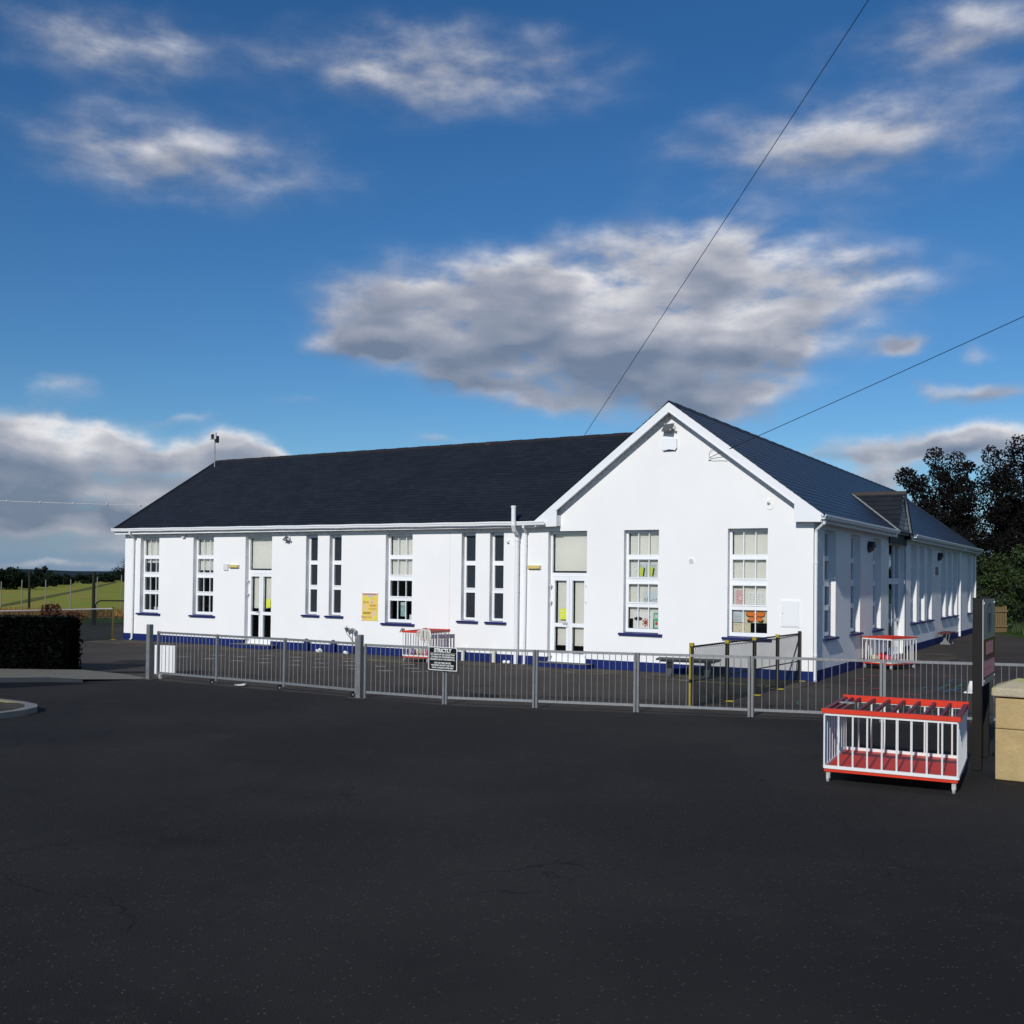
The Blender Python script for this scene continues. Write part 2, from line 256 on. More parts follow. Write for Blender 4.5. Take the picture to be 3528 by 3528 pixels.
# ------------------------------------------------------------------ mesh helpers
C = scene.collection
def wloc(o):
    v = Vector((0, 0, 0))
    while o is not None: v = v + o.location; o = o.parent
    return v
def tag(o, label=None, cat=None, group=None, kind=None):
    if label: o['label'] = label
    if cat: o['category'] = cat
    if group: o['group'] = group
    if kind: o['kind'] = kind
    return o
def thing(name, label, cat, loc=(0, 0, 0), group=None, rz=0.0):
    o = bpy.data.objects.new(name, None); C.objects.link(o); o.location = loc; o.rotation_euler = (0, 0, rz); o.empty_display_size = .2
    return tag(o, label, cat, group)
class MB:
    def __init__(s): s.v = []; s.f = []; s.uv = {}
    def add(s, vs, fs):
        b = len(s.v); s.v += [tuple(x) for x in vs]; s.f += [tuple(b+i for i in f) for f in fs]; return s
    def box(s, x0, x1, y0, y1, z0, z1):
        if x0 > x1: x0, x1 = x1, x0
        if y0 > y1: y0, y1 = y1, y0
        return s.add([(x0,y0,z0),(x1,y0,z0),(x1,y1,z0),(x0,y1,z0),(x0,y0,z1),(x1,y0,z1),(x1,y1,z1),(x0,y1,z1)],
                     [(0,3,2,1),(4,5,6,7),(0,1,5,4),(1,2,6,5),(2,3,7,6),(3,0,4,7)])
    def quad(s, a, b, c, d, uv=None):
        i = len(s.f); s.add([a, b, c, d], [(0, 1, 2, 3)])
        if uv: s.uv[i] = uv
        return s
    def bar(s, a, b, wd, ht=None, up=(0, 0, 1)):
        a, b = Vector(a), Vector(b); d = (b-a).normalized(); up = Vector(up)
        if abs(d.dot(up)) > .99: up = Vector((0, 1, 0))
        x = d.cross(up).normalized(); y = x.cross(d); ht = ht or wd; x *= wd/2; y *= ht/2
        vs = [a-x-y, a+x-y, a+x+y, a-x+y, b-x-y, b+x-y, b+x+y, b-x+y]
        return s.add(vs, [(0,3,2,1),(4,5,6,7),(0,1,5,4),(1,2,6,5),(2,3,7,6),(3,0,4,7)])
    def tube(s, pts, r, n=8, cap=True):
        pts = [Vector(p) for p in pts]; rs = r if isinstance(r, (list, tuple)) else [r]*len(pts); base = len(s.v); ref = None
        for i, p in enumerate(pts):
            d = (pts[min(i+1, len(pts)-1)] - pts[max(i-1, 0)]).normalized()
            if ref is None:
                ref = Vector((0, 0, 1)) if abs(d.z) < .9 else Vector((1, 0, 0))
            x = d.cross(ref).normalized(); y = x.cross(d).normalized(); ref = y
            for j in range(n):
                a = 2*math.pi*j/n; s.v.append(tuple(p + (x*math.cos(a) + y*math.sin(a))*rs[i]))
        for i in range(len(pts)-1):
            for j in range(n):
                a = base+i*n+j; b = base+i*n+(j+1) % n; s.f.append((a, b, b+n, a+n))
        if cap:
            s.f.append(tuple(base+j for j in range(n))[::-1]); s.f.append(tuple(base+(len(pts)-1)*n+j for j in range(n)))
        return s
    def prism(s, poly, fn, d0, d1):
        n = len(poly); s.add([fn(a, b, d0) for a, b in poly] + [fn(a, b, d1) for a, b in poly],
              [tuple(range(n)), tuple(range(2*n-1, n-1, -1))] + [(i, (i+1) % n, n+(i+1) % n, n+i) for i in range(n)]); return s
    def sphere(s, c, r, nu=12, nv=8, sc=(1, 1, 1)):
        c = Vector(c); b = len(s.v)
        for i in range(nv+1):
            th = math.pi*i/nv
            for j in range(nu):
                ph = 2*math.pi*j/nu; s.v.append((c.x+r*sc[0]*math.sin(th)*math.cos(ph), c.y+r*sc[1]*math.sin(th)*math.sin(ph), c.z+r*sc[2]*math.cos(th)))
        for i in range(nv):
            for j in range(nu):
                a = b+i*nu+j; a2 = b+i*nu+(j+1) % nu; s.f.append((a, a+nu, a2+nu, a2))
        return s
    def build(s, name, m, parent=None, label=None, cat=None, group=None, kind=None, world=True, smooth=False, bevel=0, loc=None):
        me = bpy.data.meshes.new(name); o0 = Vector((0, 0, 0))
        if parent is not None and world: o0 = wloc(parent)
        if loc is not None: o0 = o0 + Vector(loc)
        me.from_pydata([(v[0]-o0.x, v[1]-o0.y, v[2]-o0.z) for v in s.v], [], s.f)
        if s.uv:
            ul = me.uv_layers.new(name='UVMap')
            for p in me.polygons:
                u = s.uv.get(p.index)
                if u:
                    for li, uvc in zip(p.loop_indices, u): ul.data[li].uv = uvc
        me.materials.append(m)
        if smooth: me.polygons.foreach_set('use_smooth', [True]*len(me.polygons))
        me.update(); o = bpy.data.objects.new(name, me); C.objects.link(o)
        if loc is not None: o.location = loc
        if parent is not None: o.parent = parent
        if bevel:
            bm = o.modifiers.new('bevel', 'BEVEL'); bm.width = bevel; bm.segments = 2; bm.limit_method = 'ANGLE'
        return tag(o, label, cat, group, kind)
def copy_tree(o, parent=None):
    c = o.copy(); C.objects.link(c)
    if parent is not None: c.parent = parent
    for ch in [x for x in bpy.data.objects if x.parent == o]: copy_tree(ch, c)
    return c
def text_obj(name, s, size, m, parent, loc, rot, align='CENTER', bold=0.0, sx=1.0, ext=.0006, label=None):
    cu = bpy.data.curves.new(name, 'FONT'); cu.body = s; cu.size = size; cu.align_x = align; cu.align_y = 'CENTER'; cu.extrude = ext; cu.offset = bold; cu.resolution_u = 4
    t = bpy.data.objects.new(name+'_tmp', cu); C.objects.link(t)
    dg = bpy.context.evaluated_depsgraph_get(); dg.update()
    me = bpy.data.meshes.new_from_object(t.evaluated_get(dg)); bpy.data.objects.remove(t)
    for v in me.vertices: v.co.x *= sx
    me.materials.clear(); me.materials.append(m); me.name = name
    o = bpy.data.objects.new(name, me); C.objects.link(o); o.parent = parent; o.location = loc; o.rotation_euler = rot
    if label: o['label'] = label
    return o

# ------------------------------------------------------------------ ground
MB().quad((-5000, -600, -.03), (3000, -600, -.03), (3000, 6000, -.03), (-5000, 6000, -.03)).build('ground', verge_m, kind='structure')
MB().quad((-36, 4, -.026), (-60, -14, -.026), (-500, 20, -.026), (-330, 480, -.026)).quad((-36, 4, -.026), (-330, 480, -.026), (-120, 300, -.026), (-30, 14, -.026)).build('field', grass_m, kind='structure')
def sheet(name, pts, z, m, th=None, kind='structure', **kw):
    b = MB()
    if th is None: b.add([(x, y, z) for x, y in pts], [tuple(range(len(pts)))])
    else: b.prism(pts, lambda a, c, d: (a, c, d), z-th, z)
    return b.build(name, m, kind=kind, **kw)
sheet('road', [(-60, -45), (40, -45), (40, 6), (9.5, -3.6), (4.9, -5.45), (-4.4, -8.5), (-12.25, -8.62), (-13.0, -8.9), (-16.2, -10.2), (-60, -32)], -.004, road_m)
sheet('yard', [(-34.5, -26), (-12.5, -12), (-4.0, -12), (30, -2), (22, 10), (6.5, 14), (2.5, 24.2), (1.35, 27.4), (-.15, 28.8), (-6, 29), (-25, 6), (-33.2, 7.6), (-36.5, 4)], -.012, yard_m)
# grass beyond the left end of the yard, darker in colour for the shade band there
sheet('verge', [(-33.4, 7.4), (-36.3, 4.2), (-40.5, 6.5), (-45, 15.5), (-37.5, 14.5)], -.018, verge_m)
sheet('verge', [(-.15, 28.8), (1.35, 27.4), (2.5, 24.2), (6.5, 14), (22, 10), (400, -20), (400, 600), (-30, 600), (-30, 34), (-6, 29.2)], -.02, verge_m)
# strip of darker grass crossing the meadow
tp = [(-57.5, 17.0, -62.0, 20.0), (-66.7, 25.3, -75.3, 31.2), (-90.9, 46.0, -99.3, 52.0), (-120.5, 71.5, -141.5, 87.3), (-191, 130.6, -223, 156)]
b = MB()
for p, q in zip(tp, tp[1:]): b.quad((p[0], p[1], .0), (q[0], q[1], .0), (q[2], q[3], .0), (p[2], p[3], .0))
b.build('grass_strip', dark_grass_m, kind='structure')
# concrete apron along the front wall, mossy edge
b = MB(); b.box(-24.6, .12, -1.45, -.016, -.10, .004); b.build('pavement', conc, kind='structure')
b = MB()
x = -24.5
while x < -.3:
    L = random.uniform(.5, 1.6)
    if random.random() < (.85 if (-13.8 < x < -10.8 or -3.4 < x < -1.0) else .0): b.box(x, min(x+L, -.3), -1.53-random.random()*.05, -1.46+random.random()*.03, -.05, .008)
    x += L
b.build('edging', moss_m, kind='structure')
b = MB(); b.prism([(.02, 8.0), (1.5, 8.2), (1.8, 9.6), (1.5, 11.9), (.02, 12.2)], lambda a, c, d: (a, c, d), -.1, .03); b.build('pavement', conc, kind='structure')
# footpath with kerb in front of the hedge, painted shadow strips, island kerb in the near left corner
back = [(-26.0, -15.3, .085), (-16.06, -9.6, .085), (-14.42, -8.63, .085), (-13.1, -8.45, .04), (-12.3, -8.5, .003)]
front = [(-26.0, -22.3, .085), (-14.12, -10.85, .085), (-13.44, -10.2, .085), (-12.85, -9.78, .05), (-12.3, -8.72, .003)]
b = MB()
for i in range(4): b.quad(front[i], front[i+1], back[i+1], back[i])
b.build('footpath', path_m, kind='structure')
b = MB()
for i in range(3):
    p, q = Vector(front[i]), Vector(front[i+1]); o_ = Vector((.10, -.10, 0)); e = Vector((0, 0, .004))
    b.quad(p+e, q+e, q+o_*.5+e, p+o_*.5+e); b.quad(p+o_*.5+e, q+o_*.5+e, Vector((q.x+.06, q.y-.06, -.05)), Vector((p.x+.06, p.y-.06, -.05)))
b.build('kerb', shaded_kerb, kind='structure')
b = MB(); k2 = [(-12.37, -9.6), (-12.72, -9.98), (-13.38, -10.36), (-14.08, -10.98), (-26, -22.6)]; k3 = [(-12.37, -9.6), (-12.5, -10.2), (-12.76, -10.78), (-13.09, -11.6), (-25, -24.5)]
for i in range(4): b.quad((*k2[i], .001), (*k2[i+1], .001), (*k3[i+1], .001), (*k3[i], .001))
b.build('shadow_strip', shadow_m, kind='structure')  # flat black strip painting the cast shadow along the kerb
b = MB(); b.quad((-14.45, -8.55, .0), (-13.0, -7.0, .0), (-13.2, -6.85, .0), (-14.7, -8.35, .0)); b.build('shadow_strip', shadow_m, kind='structure')  # flat black strip painting the shadow band beside the hedge
isl = [(-30, -14.6), (-11.0, -12.98), (-10.1, -12.98), (-9.6, -13.08), (-9.28, -13.3), (-9.1, -13.65), (-9.05, -14.2), (-9.0, -30), (-30, -30)]
sheet('footpath', [(x+ (-.14 if x > -9.7 else 0), y-.14) for x, y in isl], .085, conc, .12)
b = MB()
for i in range(7):
    p, q = isl[i], isl[i+1]; b.prism([p, q, (q[0]-(.14 if q[0] > -9.7 else 0), q[1]-.14), (p[0]-(.14 if p[0] > -9.7 else 0), p[1]-.14)], lambda a, c, d: (a, c, d), -.05, .088)
b.build('kerb', kerb_m, kind='structure')
b = MB(); b.quad((-13, -13.10, .0885), (-9.95, -13.115, .0885), (-10.2, -13.26, .0885), (-13, -13.28, .0885)); b.build('painted_line', flat('worn yellow', (.42, .36, .12)), kind='structure')

# distant hills
b = MB(); n = 160; vs = []; fs = []
for i in range(n+1):
    a = R(-85 + 100*i/n); rr = 2600; h = 2 + 10*noise.noise(Vector((i*.21, 3, 0))) + 5*noise.noise(Vector((i*.7, 9, 0)))
    x, y = math.sin(a), math.cos(a)
    vs += [(6+x*330, -24+y*330, -1), (6+x*345, -24+y*345, 1.35+.25*noise.noise(Vector((i*1.3, 0, 2)))), (x*rr, y*rr, 1.5), (x*(rr+300), y*(rr+300), 5+max(h, 0)*.8), (x*(rr+900), y*(rr+900), -8)]
for i in range(n):
    for j in range(4): fs.append((i*5+j, i*5+j+1, i*5+j+6, i*5+j+5))
b.add(vs, fs); b.build('hills', hill_m, kind='structure')

# ------------------------------------------------------------------ school building
school = thing('school_building', 'long white rendered single storey building with navy plinth, slate roof and gable end', 'building', (-7, 6, 0))
fA = lambda s, z, d: (s, d, z)          # front wall, along X
fB = lambda s, z, d: (-d, s, z)         # side wall, along Y
ZH, ZS, ZN, ZD = 3.56, .955, 1.11, .12
WA = [(-23.072, -22.126), (-20.463, -19.505), (-12.416, -11.446), (-4.788, -3.833), (-2.05, -1.07)]
NA = [(-15.5, -15.027), (-14.561, -14.086), (-9.749, -9.284), (-8.817, -8.37)]
DA = [(-18.07, -16.921), (-6.988, -5.84)]
WB = [(1.0, 2.1), (3.70, 4.80), (6.42, 7.50), (12.27, 13.37), (13.9, 14.95), (15.49, 16.51), (18.71, 19.79), (20.28, 21.40), (21.85, 22.93), (26.18, 27.2)]
DB = [(8.62, 11.2)]
def facade(fn, s0, s1, z0, z1, ops, extra=None):
    b = MB(); S = sorted({s0, s1} | {v for o in ops for v in o[:2]}); Z = sorted({z0, z1} | {v for o in ops for v in o[2:]})
    for a, c in zip(S, S[1:]):
        for e, f in zip(Z, Z[1:]):
            m_, n_ = (a+c)/2, (e+f)/2
            if any(o[0] < m_ < o[1] and o[2] < n_ < o[3] for o in ops): continue
            b.quad(fn(a, e, 0), fn(c, e, 0), fn(c, f, 0), fn(a, f, 0))
    if extra: b.add([fn(a, c, 0) for a, c in extra], [tuple(range(len(extra)))])
    return b
opsA = [(a, c, ZS, ZH) for a, c in WA] + [(a, c, ZN, ZH) for a, c in NA] + [(a, c, ZD, ZH) for a, c in DA]
opsB = [(a, c, ZS, ZH) for a, c in WB] + [(a, c, .035, ZH-.02) for a, c in DB]
ba = facade(fA, -23.87, 0, -.1, 3.75, opsA, [(-7.0, 3.75), (0, 3.75), (0, 3.96), (-3.5, 6.58), (-7.0, 3.96)])
ba.quad((-23.87, 0, -.1), (-23.87, 9, -.1), (-23.87, 9, 3.75), (-23.87, 0, 3.75)).add([(-23.87, -.0, 3.75), (-23.87, 9, 3.75), (-23.87, 4.45, 6.6)], [(0, 1, 2)])
wA = ba.build('wall', render_wall, school, label='smooth white front wall')
bb = facade(fB, 0, 28.35, -.1, 3.85, opsB)
bb.quad((0, 28.35, -.1), (-7, 28.35, -.1), (-7, 28.35, 3.8), (0, 28.35, 3.8)).add([(0, 28.35, 3.8), (-7, 28.35, 3.8), (-3.5, 28.35, 6.5)], [(0, 1, 2)])
bb.quad((-7, 9, -.1), (-7, 28.35, -.1), (-7, 28.35, 3.8), (-7, 9, 3.8)).quad((-23.87, 9, -.1), (-7, 9, -.1), (-7, 9, 3.8), (-23.87, 9, 3.8))
wB = bb.build('wall', dash_wall, school, label='rough white side wall in raking light')
for fn, ops in ((fA, opsA), (fB, opsB)):
    for s0, s1, z0, z1 in ops:
        D = .34; b = MB(); K = lambda *q: fn(*q)
        b.add([fn(*q) for q in ((s0, z0, .001), (s0, z1, .001), (s1, z1, .001), (s1, z0, .001), (s0, z0, D), (s0, z1, D), (s1, z1, D), (s1, z0, D))], [(0, 1, 5, 4), (1, 2, 6, 5), (2, 3, 7, 6), (3, 0, 4, 7)])
        b.build('reveal', reveal_m, school)
# dark lining behind the openings, room darkness put into its colour
b = MB(); b.quad((-23.6, 1.3, -.05), (-1.3, 1.3, -.05), (-1.3, 1.3, 3.7), (-23.6, 1.3, 3.7)); b.quad((-1.3, 1.3, -.05), (-1.3, 28.2, -.05), (-1.3, 28.2, 3.7), (-1.3, 1.3, 3.7))
b.quad((-23.6, .3, .05), (-.3, .3, .05), (-.3, 28.2, .05), (-23.6, 28.2, .05)); b.quad((-23.8, .05, 3.7), (-.05, .05, 3.7), (-.05, 28.3, 3.7), (-23.8, 28.3, 3.7))
for x in (-18.9, -16.2, -12.9, -10.9, -7.6, -5.2, -.34): b.quad((x, .35, 0), (x, 1.3, 0), (x, 1.3, 3.7), (x, .35, 3.7))
for y in (3, 5.6, 8, 11.8, 17.5, 24.5): b.quad((-.35, y, 0), (-1.3, y, 0), (-1.3, y, 3.7), (-.35, y, 3.7))
b.build('dark_lining', dark_in, school)
# plinth
def plinth(fn, s0, s1, doors):
    b = MB(); cur = s0
    for a, c in doors + [(s1, None)]:
        vs = [fn(*q) for q in ((cur, -.1, -.016), (a, -.1, -.016), (a, -.1, .05), (cur, -.1, .05), (cur, .232, -.016), (a, .232, -.016), (a, .24, .05), (cur, .24, .05))]
        b.add(vs, [(0,3,2,1),(4,5,6,7),(0,1,5,4),(1,2,6,5),(2,3,7,6),(3,0,4,7)]); cur = c
    return b
plinth(fA, -23.888, .0165, DA).build('plinth', navy, school)
plinth(fB, -.0155, 28.36, DB).build('plinth', navy, school)
MB().box(-10.146, -10.138, -.0015, .01, .24, 3.55).build('movement_joint', mat('grey_sealant', (.5, .5, .5), .8), school)

def fbx(b, fn, s0, s1, z0, z1, d0, d1):
    b.add([fn(*q) for q in ((s0,z0,d0),(s1,z0,d0),(s1,z0,d1),(s0,z0,d1),(s0,z1,d0),(s1,z1,d0),(s1,z1,d1),(s0,z1,d1))],
          [(0,3,2,1),(4,5,6,7),(0,1,5,4),(1,2,6,5),(2,3,7,6),(3,0,4,7)]); return b
def sill(fn, a, c, zt, par, z=None):
    b = MB(); p = [(-.075, zt-.062), (-.075, zt-.018), (.17, zt+.012), (.17, zt-.062)]
    s0, s1 = a-.115, c+.115
    # nosing outside the opening
    o = [(-.075, zt-.062), (-.075, zt-.018), (-.001, zt-.008), (-.001, zt-.062)]
    b.add([fn(s0, z_, d) for d, z_ in o] + [fn(s1, z_, d) for d, z_ in o], [(0,1,2,3),(7,6,5,4),(0,4,5,1),(1,5,6,2),(2,6,7,3),(3,7,4,0)])
    o = [(-.001, zt-.05), (-.001, zt-.006), (.16, zt+.014), (.16, zt-.05)]
    b.add([fn(a+.002, z_, d) for d, z_ in o] + [fn(c-.002, z_, d) for d, z_ in o], [(0,1,2,3),(7,6,5,4),(0,4,5,1),(1,5,6,2),(2,6,7,3),(3,7,4,0)])
    return b.build('sill', sillblue, par)
def window(fn, a, c, rows, zb, mun, blinds, blind_bottom=None):
    """rows: list of (pane bottom, pane top, is_casement); frame set back in the reveal"""
    b = MB(); d0, d1 = .155, .215; fw = .045
    fbx(b, fn, a+.001, a+fw, zb, ZH-.001, d0, d1); fbx(b, fn, c-fw, c-.001, zb, ZH-.001, d0, d1)
    zt = ZH-.001; a2, c2 = a+fw, c-fw
    edges = []
    for (p0, p1, cs) in rows:
        e = .034 if cs else 0
        fbx(b, fn, a2, c2, p1+e, zt, d0, d1)
        if cs:                       # opening sash: a ring standing proud of the frame
            fbx(b, fn, a2-.012, a2+e, p0-e, p1+e, d0-.016, d1-.004); fbx(b, fn, c2-e, c2+.012, p0-e, p1+e, d0-.016, d1-.004)
            fbx(b, fn, a2+e, c2-e, p1, p1+e, d0-.015, d1-.004); fbx(b, fn, a2+e, c2-e, p0-e, p0, d0-.015, d1-.004)
        else:
            fbx(b, fn, a2, a2+.012, p0, p1, d0+.012, d1-.004); fbx(b, fn, c2-.012, c2, p0, p1, d0+.012, d1-.004)
        for k_ in range(1, mun+1):
            x = a2 + (c2-a2)*k_/(mun+1); fbx(b, fn, x-.0095, x+.0095, p0, p1, d0+.004, d1-.012)
        zt = p0-e
    fbx(b, fn, a2, c2, zb, zt, d0, d1)
    o = b.build('window', pvc, school, bevel=0)
    if mun or fn is fB: g_ = MB().quad(*[fn(*q) for q in ((a2, zb+.02, .195), (c2, zb+.02, .195), (c2, ZH-.03, .195), (a2, ZH-.03, .195))]).build('pane', glass, o)
    else: g_ = MB().quad(*[fn(*q) for q in ((a2, zb+.02, .195), (c2, zb+.02, .195), (c2, ZH-.03, .195), (a2, ZH-.03, .195))]).build('pane', obsc, o)
    if blinds is not None:
        bl = MB(); m_ = 7; s_ = (c2-a2-.05)/m_
        for i in range(m_):
            x0 = a2+.025+i*s_; x1 = x0+s_; w0 = .008*math.sin(i*1.9); w1 = .008*math.sin((i+1)*1.9)
            bl.quad(fn(x0, blinds, .262+w0), fn(x1, blinds, .262+w1), fn(x1, ZH-.02, .262+w1), fn(x0, ZH-.02, .262+w0))
        fbx(bl, fn, a2+.02, c2-.02, blinds-.018, blinds, .25, .274); bl.build('blind', blind_m, o)
    sill(fn, a, c, zb+.005, o); return o
ROWS = [(2.94, 3.485, 0), (2.365, 2.815, 1), (1.735, 2.19, 1), (1.065, 1.605, 0)]
NROW = [(2.77, 3.475, 0), (2.02, 2.645, 1), (1.19, 1.885, 0)]
for (a, c), bl in zip(WA, (2.70, 2.46, 2.34, 1.33, 1.42)): window(fA, a, c, ROWS, ZS, 2, bl)
for a, c in NA: window(fA, a, c, NROW, ZN-.005, 0, None)
for i, (a, c) in enumerate(WB): window(fB, a, c, ROWS, ZS, 0, [2.25, 2.2, 2.3, 2.4, 2.4, 2.4, 2.0, 2.0, 2.0, 2.3][i])

def door(fn, a, c, zb, zh, glass_m=glass, low_blind=True, dark=False):
    b = MB(); d0, d1 = .155, .225; fw = .05; mid = (a+c)/2; ztr = zb + (zh-zb)*.66
    fbx(b, fn, a+.001, a+fw, zb, zh-.001, d0, d1); fbx(b, fn, c-fw, c-.001, zb, zh-.001, d0, d1)
    fbx(b, fn, a+fw, c-fw, zh-.075, zh-.001, d0, d1); fbx(b, fn, a+fw, c-fw, ztr-.03, ztr+.07, d0, d1); fbx(b, fn, a+fw, c-fw, zb, zb+.035, d0, d1)
    root = b.build('door', pvc, school, label='white double door with a tall blinded light above' if not dark else 'double entrance door with dark glass')
    for s0, s1 in ((a+fw+.004, mid-.003), (mid+.003, c-fw-.004)):
        l = MB(); st = .085; zt = ztr-.034; zl = zb+.039; zm = zl + (zt-zl)*.42
        fbx(l, fn, s0, s0+st, zl, zt, d0-.014, d1-.01); fbx(l, fn, s1-st, s1, zl, zt, d0-.014, d1-.01)
        fbx(l, fn, s0+st, s1-st, zt-.10, zt, d0-.014, d1-.01); fbx(l, fn, s0+st, s1-st, zm-.05, zm+.05, d0-.014, d1-.01); fbx(l, fn, s0+st, s1-st, zl, zl+.17, d0-.014, d1-.01)
        l.build('leaf', pvc, root)
    MB().quad(*[fn(*q) for q in ((a+fw, zb+.03, .2), (c-fw, zb+.03, .2), (c-fw, zh-.05, .2), (a+fw, zh-.05, .2))]).build('glass', glass_m, root)
    if not dark:
        bl = MB(); fbx(bl, fn, a+fw+.03, c-fw-.02, ztr+.12, zh-.03, .255, .262)
        for s0, s1 in ((a+fw+.13, mid-.07), (mid+.12, c-fw-.07)):
            fbx(bl, fn, s0, s1, (zb+.42 if low_blind else zb+1.12), ztr-.1, .25, .256)
        bl.build('blind', blind_m, root)
        hd = MB(); zz = zb+1.0; fbx(hd, fn, mid-.075, mid-.045, zz-.11, zz+.06, d0-.024, d0-.012); fbx(hd, fn, mid-.19, mid-.045, zz-.0, zz+.022, d0-.062, d0-.045); fbx(hd, fn, mid-.068, mid-.05, zz, zz+.02, d0-.05, d0-.02)
        hd.build('handle', greybox, root)
        for zz in (zb+1.55, zb+1.98, zb+.12):
            for s_, sg in ((a+.002, 1), (c-.002, -1)):
                hs = MB(); fbx(hs, fn, s_, s_+sg*.075, zz, zz+.045, .07, .085); fbx(hs, fn, s_+sg*.02, s_+sg*.05, zz-.05, zz+.01, .075, .14)
                hs.build('stay_bracket', greybox, root)
    return root
d1_ = door(fA, *DA[0], ZD, ZH, low_blind=False)
d2_ = door(fA, *DA[1], ZD, ZH)
# side entrance: three bays of dark glass, pull handles
def door_side():
    fn = fB; a, c = DB[0]; zb, zh = .035, ZH-.02; b = MB(); d0, d1 = .17, .24
    for s0, s1 in ((a+.001, a+.06), (c-.06, c-.001), (10.32, 10.42), (9.44, 9.50)): fbx(b, fn, s0, s1, zb, zh-.001, d0, d1)
    for s0, s1 in ((a+.06, 9.44), (9.50, 10.32), (10.42, c-.06)):
        for z0, z1 in ((zh-.07, zh-.002), (2.25, 2.43), (zb, zb+.22), (1.05, 1.16)): fbx(b, fn, s0, s1, z0, z1, d0+.002, d1-.002)
    r = b.build('door', pvc, school, label='side entrance door with dark glass and long white pull handles')
    MB().quad(*[fn(*q) for q in ((a+.05, zb, .205), (c-.05, zb, .205), (c-.05, zh-.02, .205), (a+.05, zh-.02, .205))]).build('glass', glass, r)
    for s_ in (9.36, 9.60):
        h = MB(); h.tube([fn(s_, .95, d0), fn(s_, .95, d0-.07), fn(s_, 1.62, d0-.07), fn(s_, 1.62, d0)], .014, 8); h.build('pull_handle', whitemet, r, smooth=True)
door_side()
b = MB(); fbx(b, fB, 8.56, 11.26, ZH-.06, 3.86, -.05, -.003); b.build('door_fascia', mat('black_fascia', (.008, .011, .022), .5), school)
# dark trim down the far edge of the side entrance, and white smooth band at openings
b = MB(); fbx(b, fB, 11.2, 11.26, -.05, ZH-.02, -.012, -.001); b.build('door_trim', navy, school)
# steps under the front doors
for x0, x1 in ((-18.35, -16.6), (-7.25, -5.6)):
    b = MB(); y1 = -.45; rr = .13
    poly = [(x0, -.017), (x0, y1+rr), (x0+rr*.3, y1+rr*.3), (x0+rr, y1), (x1-rr, y1), (x1-rr*.3, y1+rr*.3), (x1, y1+rr), (x1, -.017)]
    b.prism(poly, lambda a, c, d: (a, c, d), -.05, .112); s_ = b.build('step', navy, school, bevel=.012)
    t_ = MB(); t_.prism([(x*.99+ (x0+x1)*.005, y) for x, y in poly], lambda a, c, d: (a, c, d), .110, .1165); t_.build('tread', mat('worn_concrete_tread', (.13, .13, .12), .9, .2, .3, 9), s_)

# ------------------------------------------------------------------ roofs
def slates(name, m, org, along, upv, rows, left, right, lab, lift=.014):
    """courses of slate from the eaves up; left/right give the extent (metres along) at slope distance t"""
    org, al, up = Vector(org), Vector(along).normalized(), Vector(upv); L = up.length; up = up/L; nm = al.cross(up).normalized()
    if nm.z < 0: nm = -nm
    b = MB(); h = L/rows
    for i in range(rows):
        t0, t1 = i*h, (i+1)*h; a0, a1, c0, c1 = left(t0), left(t1), right(t0), right(t1)
        seg = max(1, int((c0-a0)/1.5))
        for j in range(seg):
            f0, f1 = j/seg, (j+1)/seg
            P = lambda f, t, A, Cc, lf: tuple(org + al*(A+(Cc-A)*f) + up*t + nm*(lf + .006*noise.noise(Vector(((A+(Cc-A)*f)*.35, t*.6, 1.7)))))
            u = lambda f, A, Cc, t: (A+(Cc-A)*f, t/h*.2)
            b.quad(P(f0, t0, a0, c0, lift), P(f1, t0, a0, c0, lift), P(f1, t1, a1, c1, .0), P(f0, t1, a1, c1, .0),
                   [u(f0, a0, c0, t0), u(f1, a0, c0, t0), u(f1, a1, c1, t1), u(f0, a1, c1, t1)])
            b.quad(P(f0, t0, a0, c0, lift), P(f1, t0, a0, c0, lift), P(f1, t0, a0, c0, -.002), P(f0, t0, a0, c0, -.002),
                   [u(f0, a0, c0, t0)]*4)
    return b.build(name, m, school, label=lab)
ZE, ZR = 3.85, 6.70
upA = (0, 4.70, ZR-ZE); LA = Vector(upA).length        # front wing, eave y=-.25, ridge y=4.45
slates('roof', slateA, (-24.12, -.25, ZE), (1, 0, 0), upA, 30, lambda t: 0, lambda t: 16.85+3.77*min(1, t/LA), 'matt black slate slope over the long front wing', .006)
slates('roof', slateA, (-24.12, 9.15, ZE), (1, 0, 0), (0, -4.70, ZR-ZE), 12, lambda t: 0, lambda t: 20.6, 'rear slate slope of the front wing')
rB = slates('roof', slateB, (.28, -.27, ZE), (0, 1, 0), (-3.78, 0, ZR-ZE), 22, lambda t: 0, lambda t: 28.85, 'blue sheened slate slope over the side wing', .007)
slates('roof', slateA, (-7.28, -.27, ZE), (0, 1, 0), (3.78, 0, ZR-ZE), 22, lambda t: 0, lambda t: 28.85, 'hidden slate slope behind the gable')
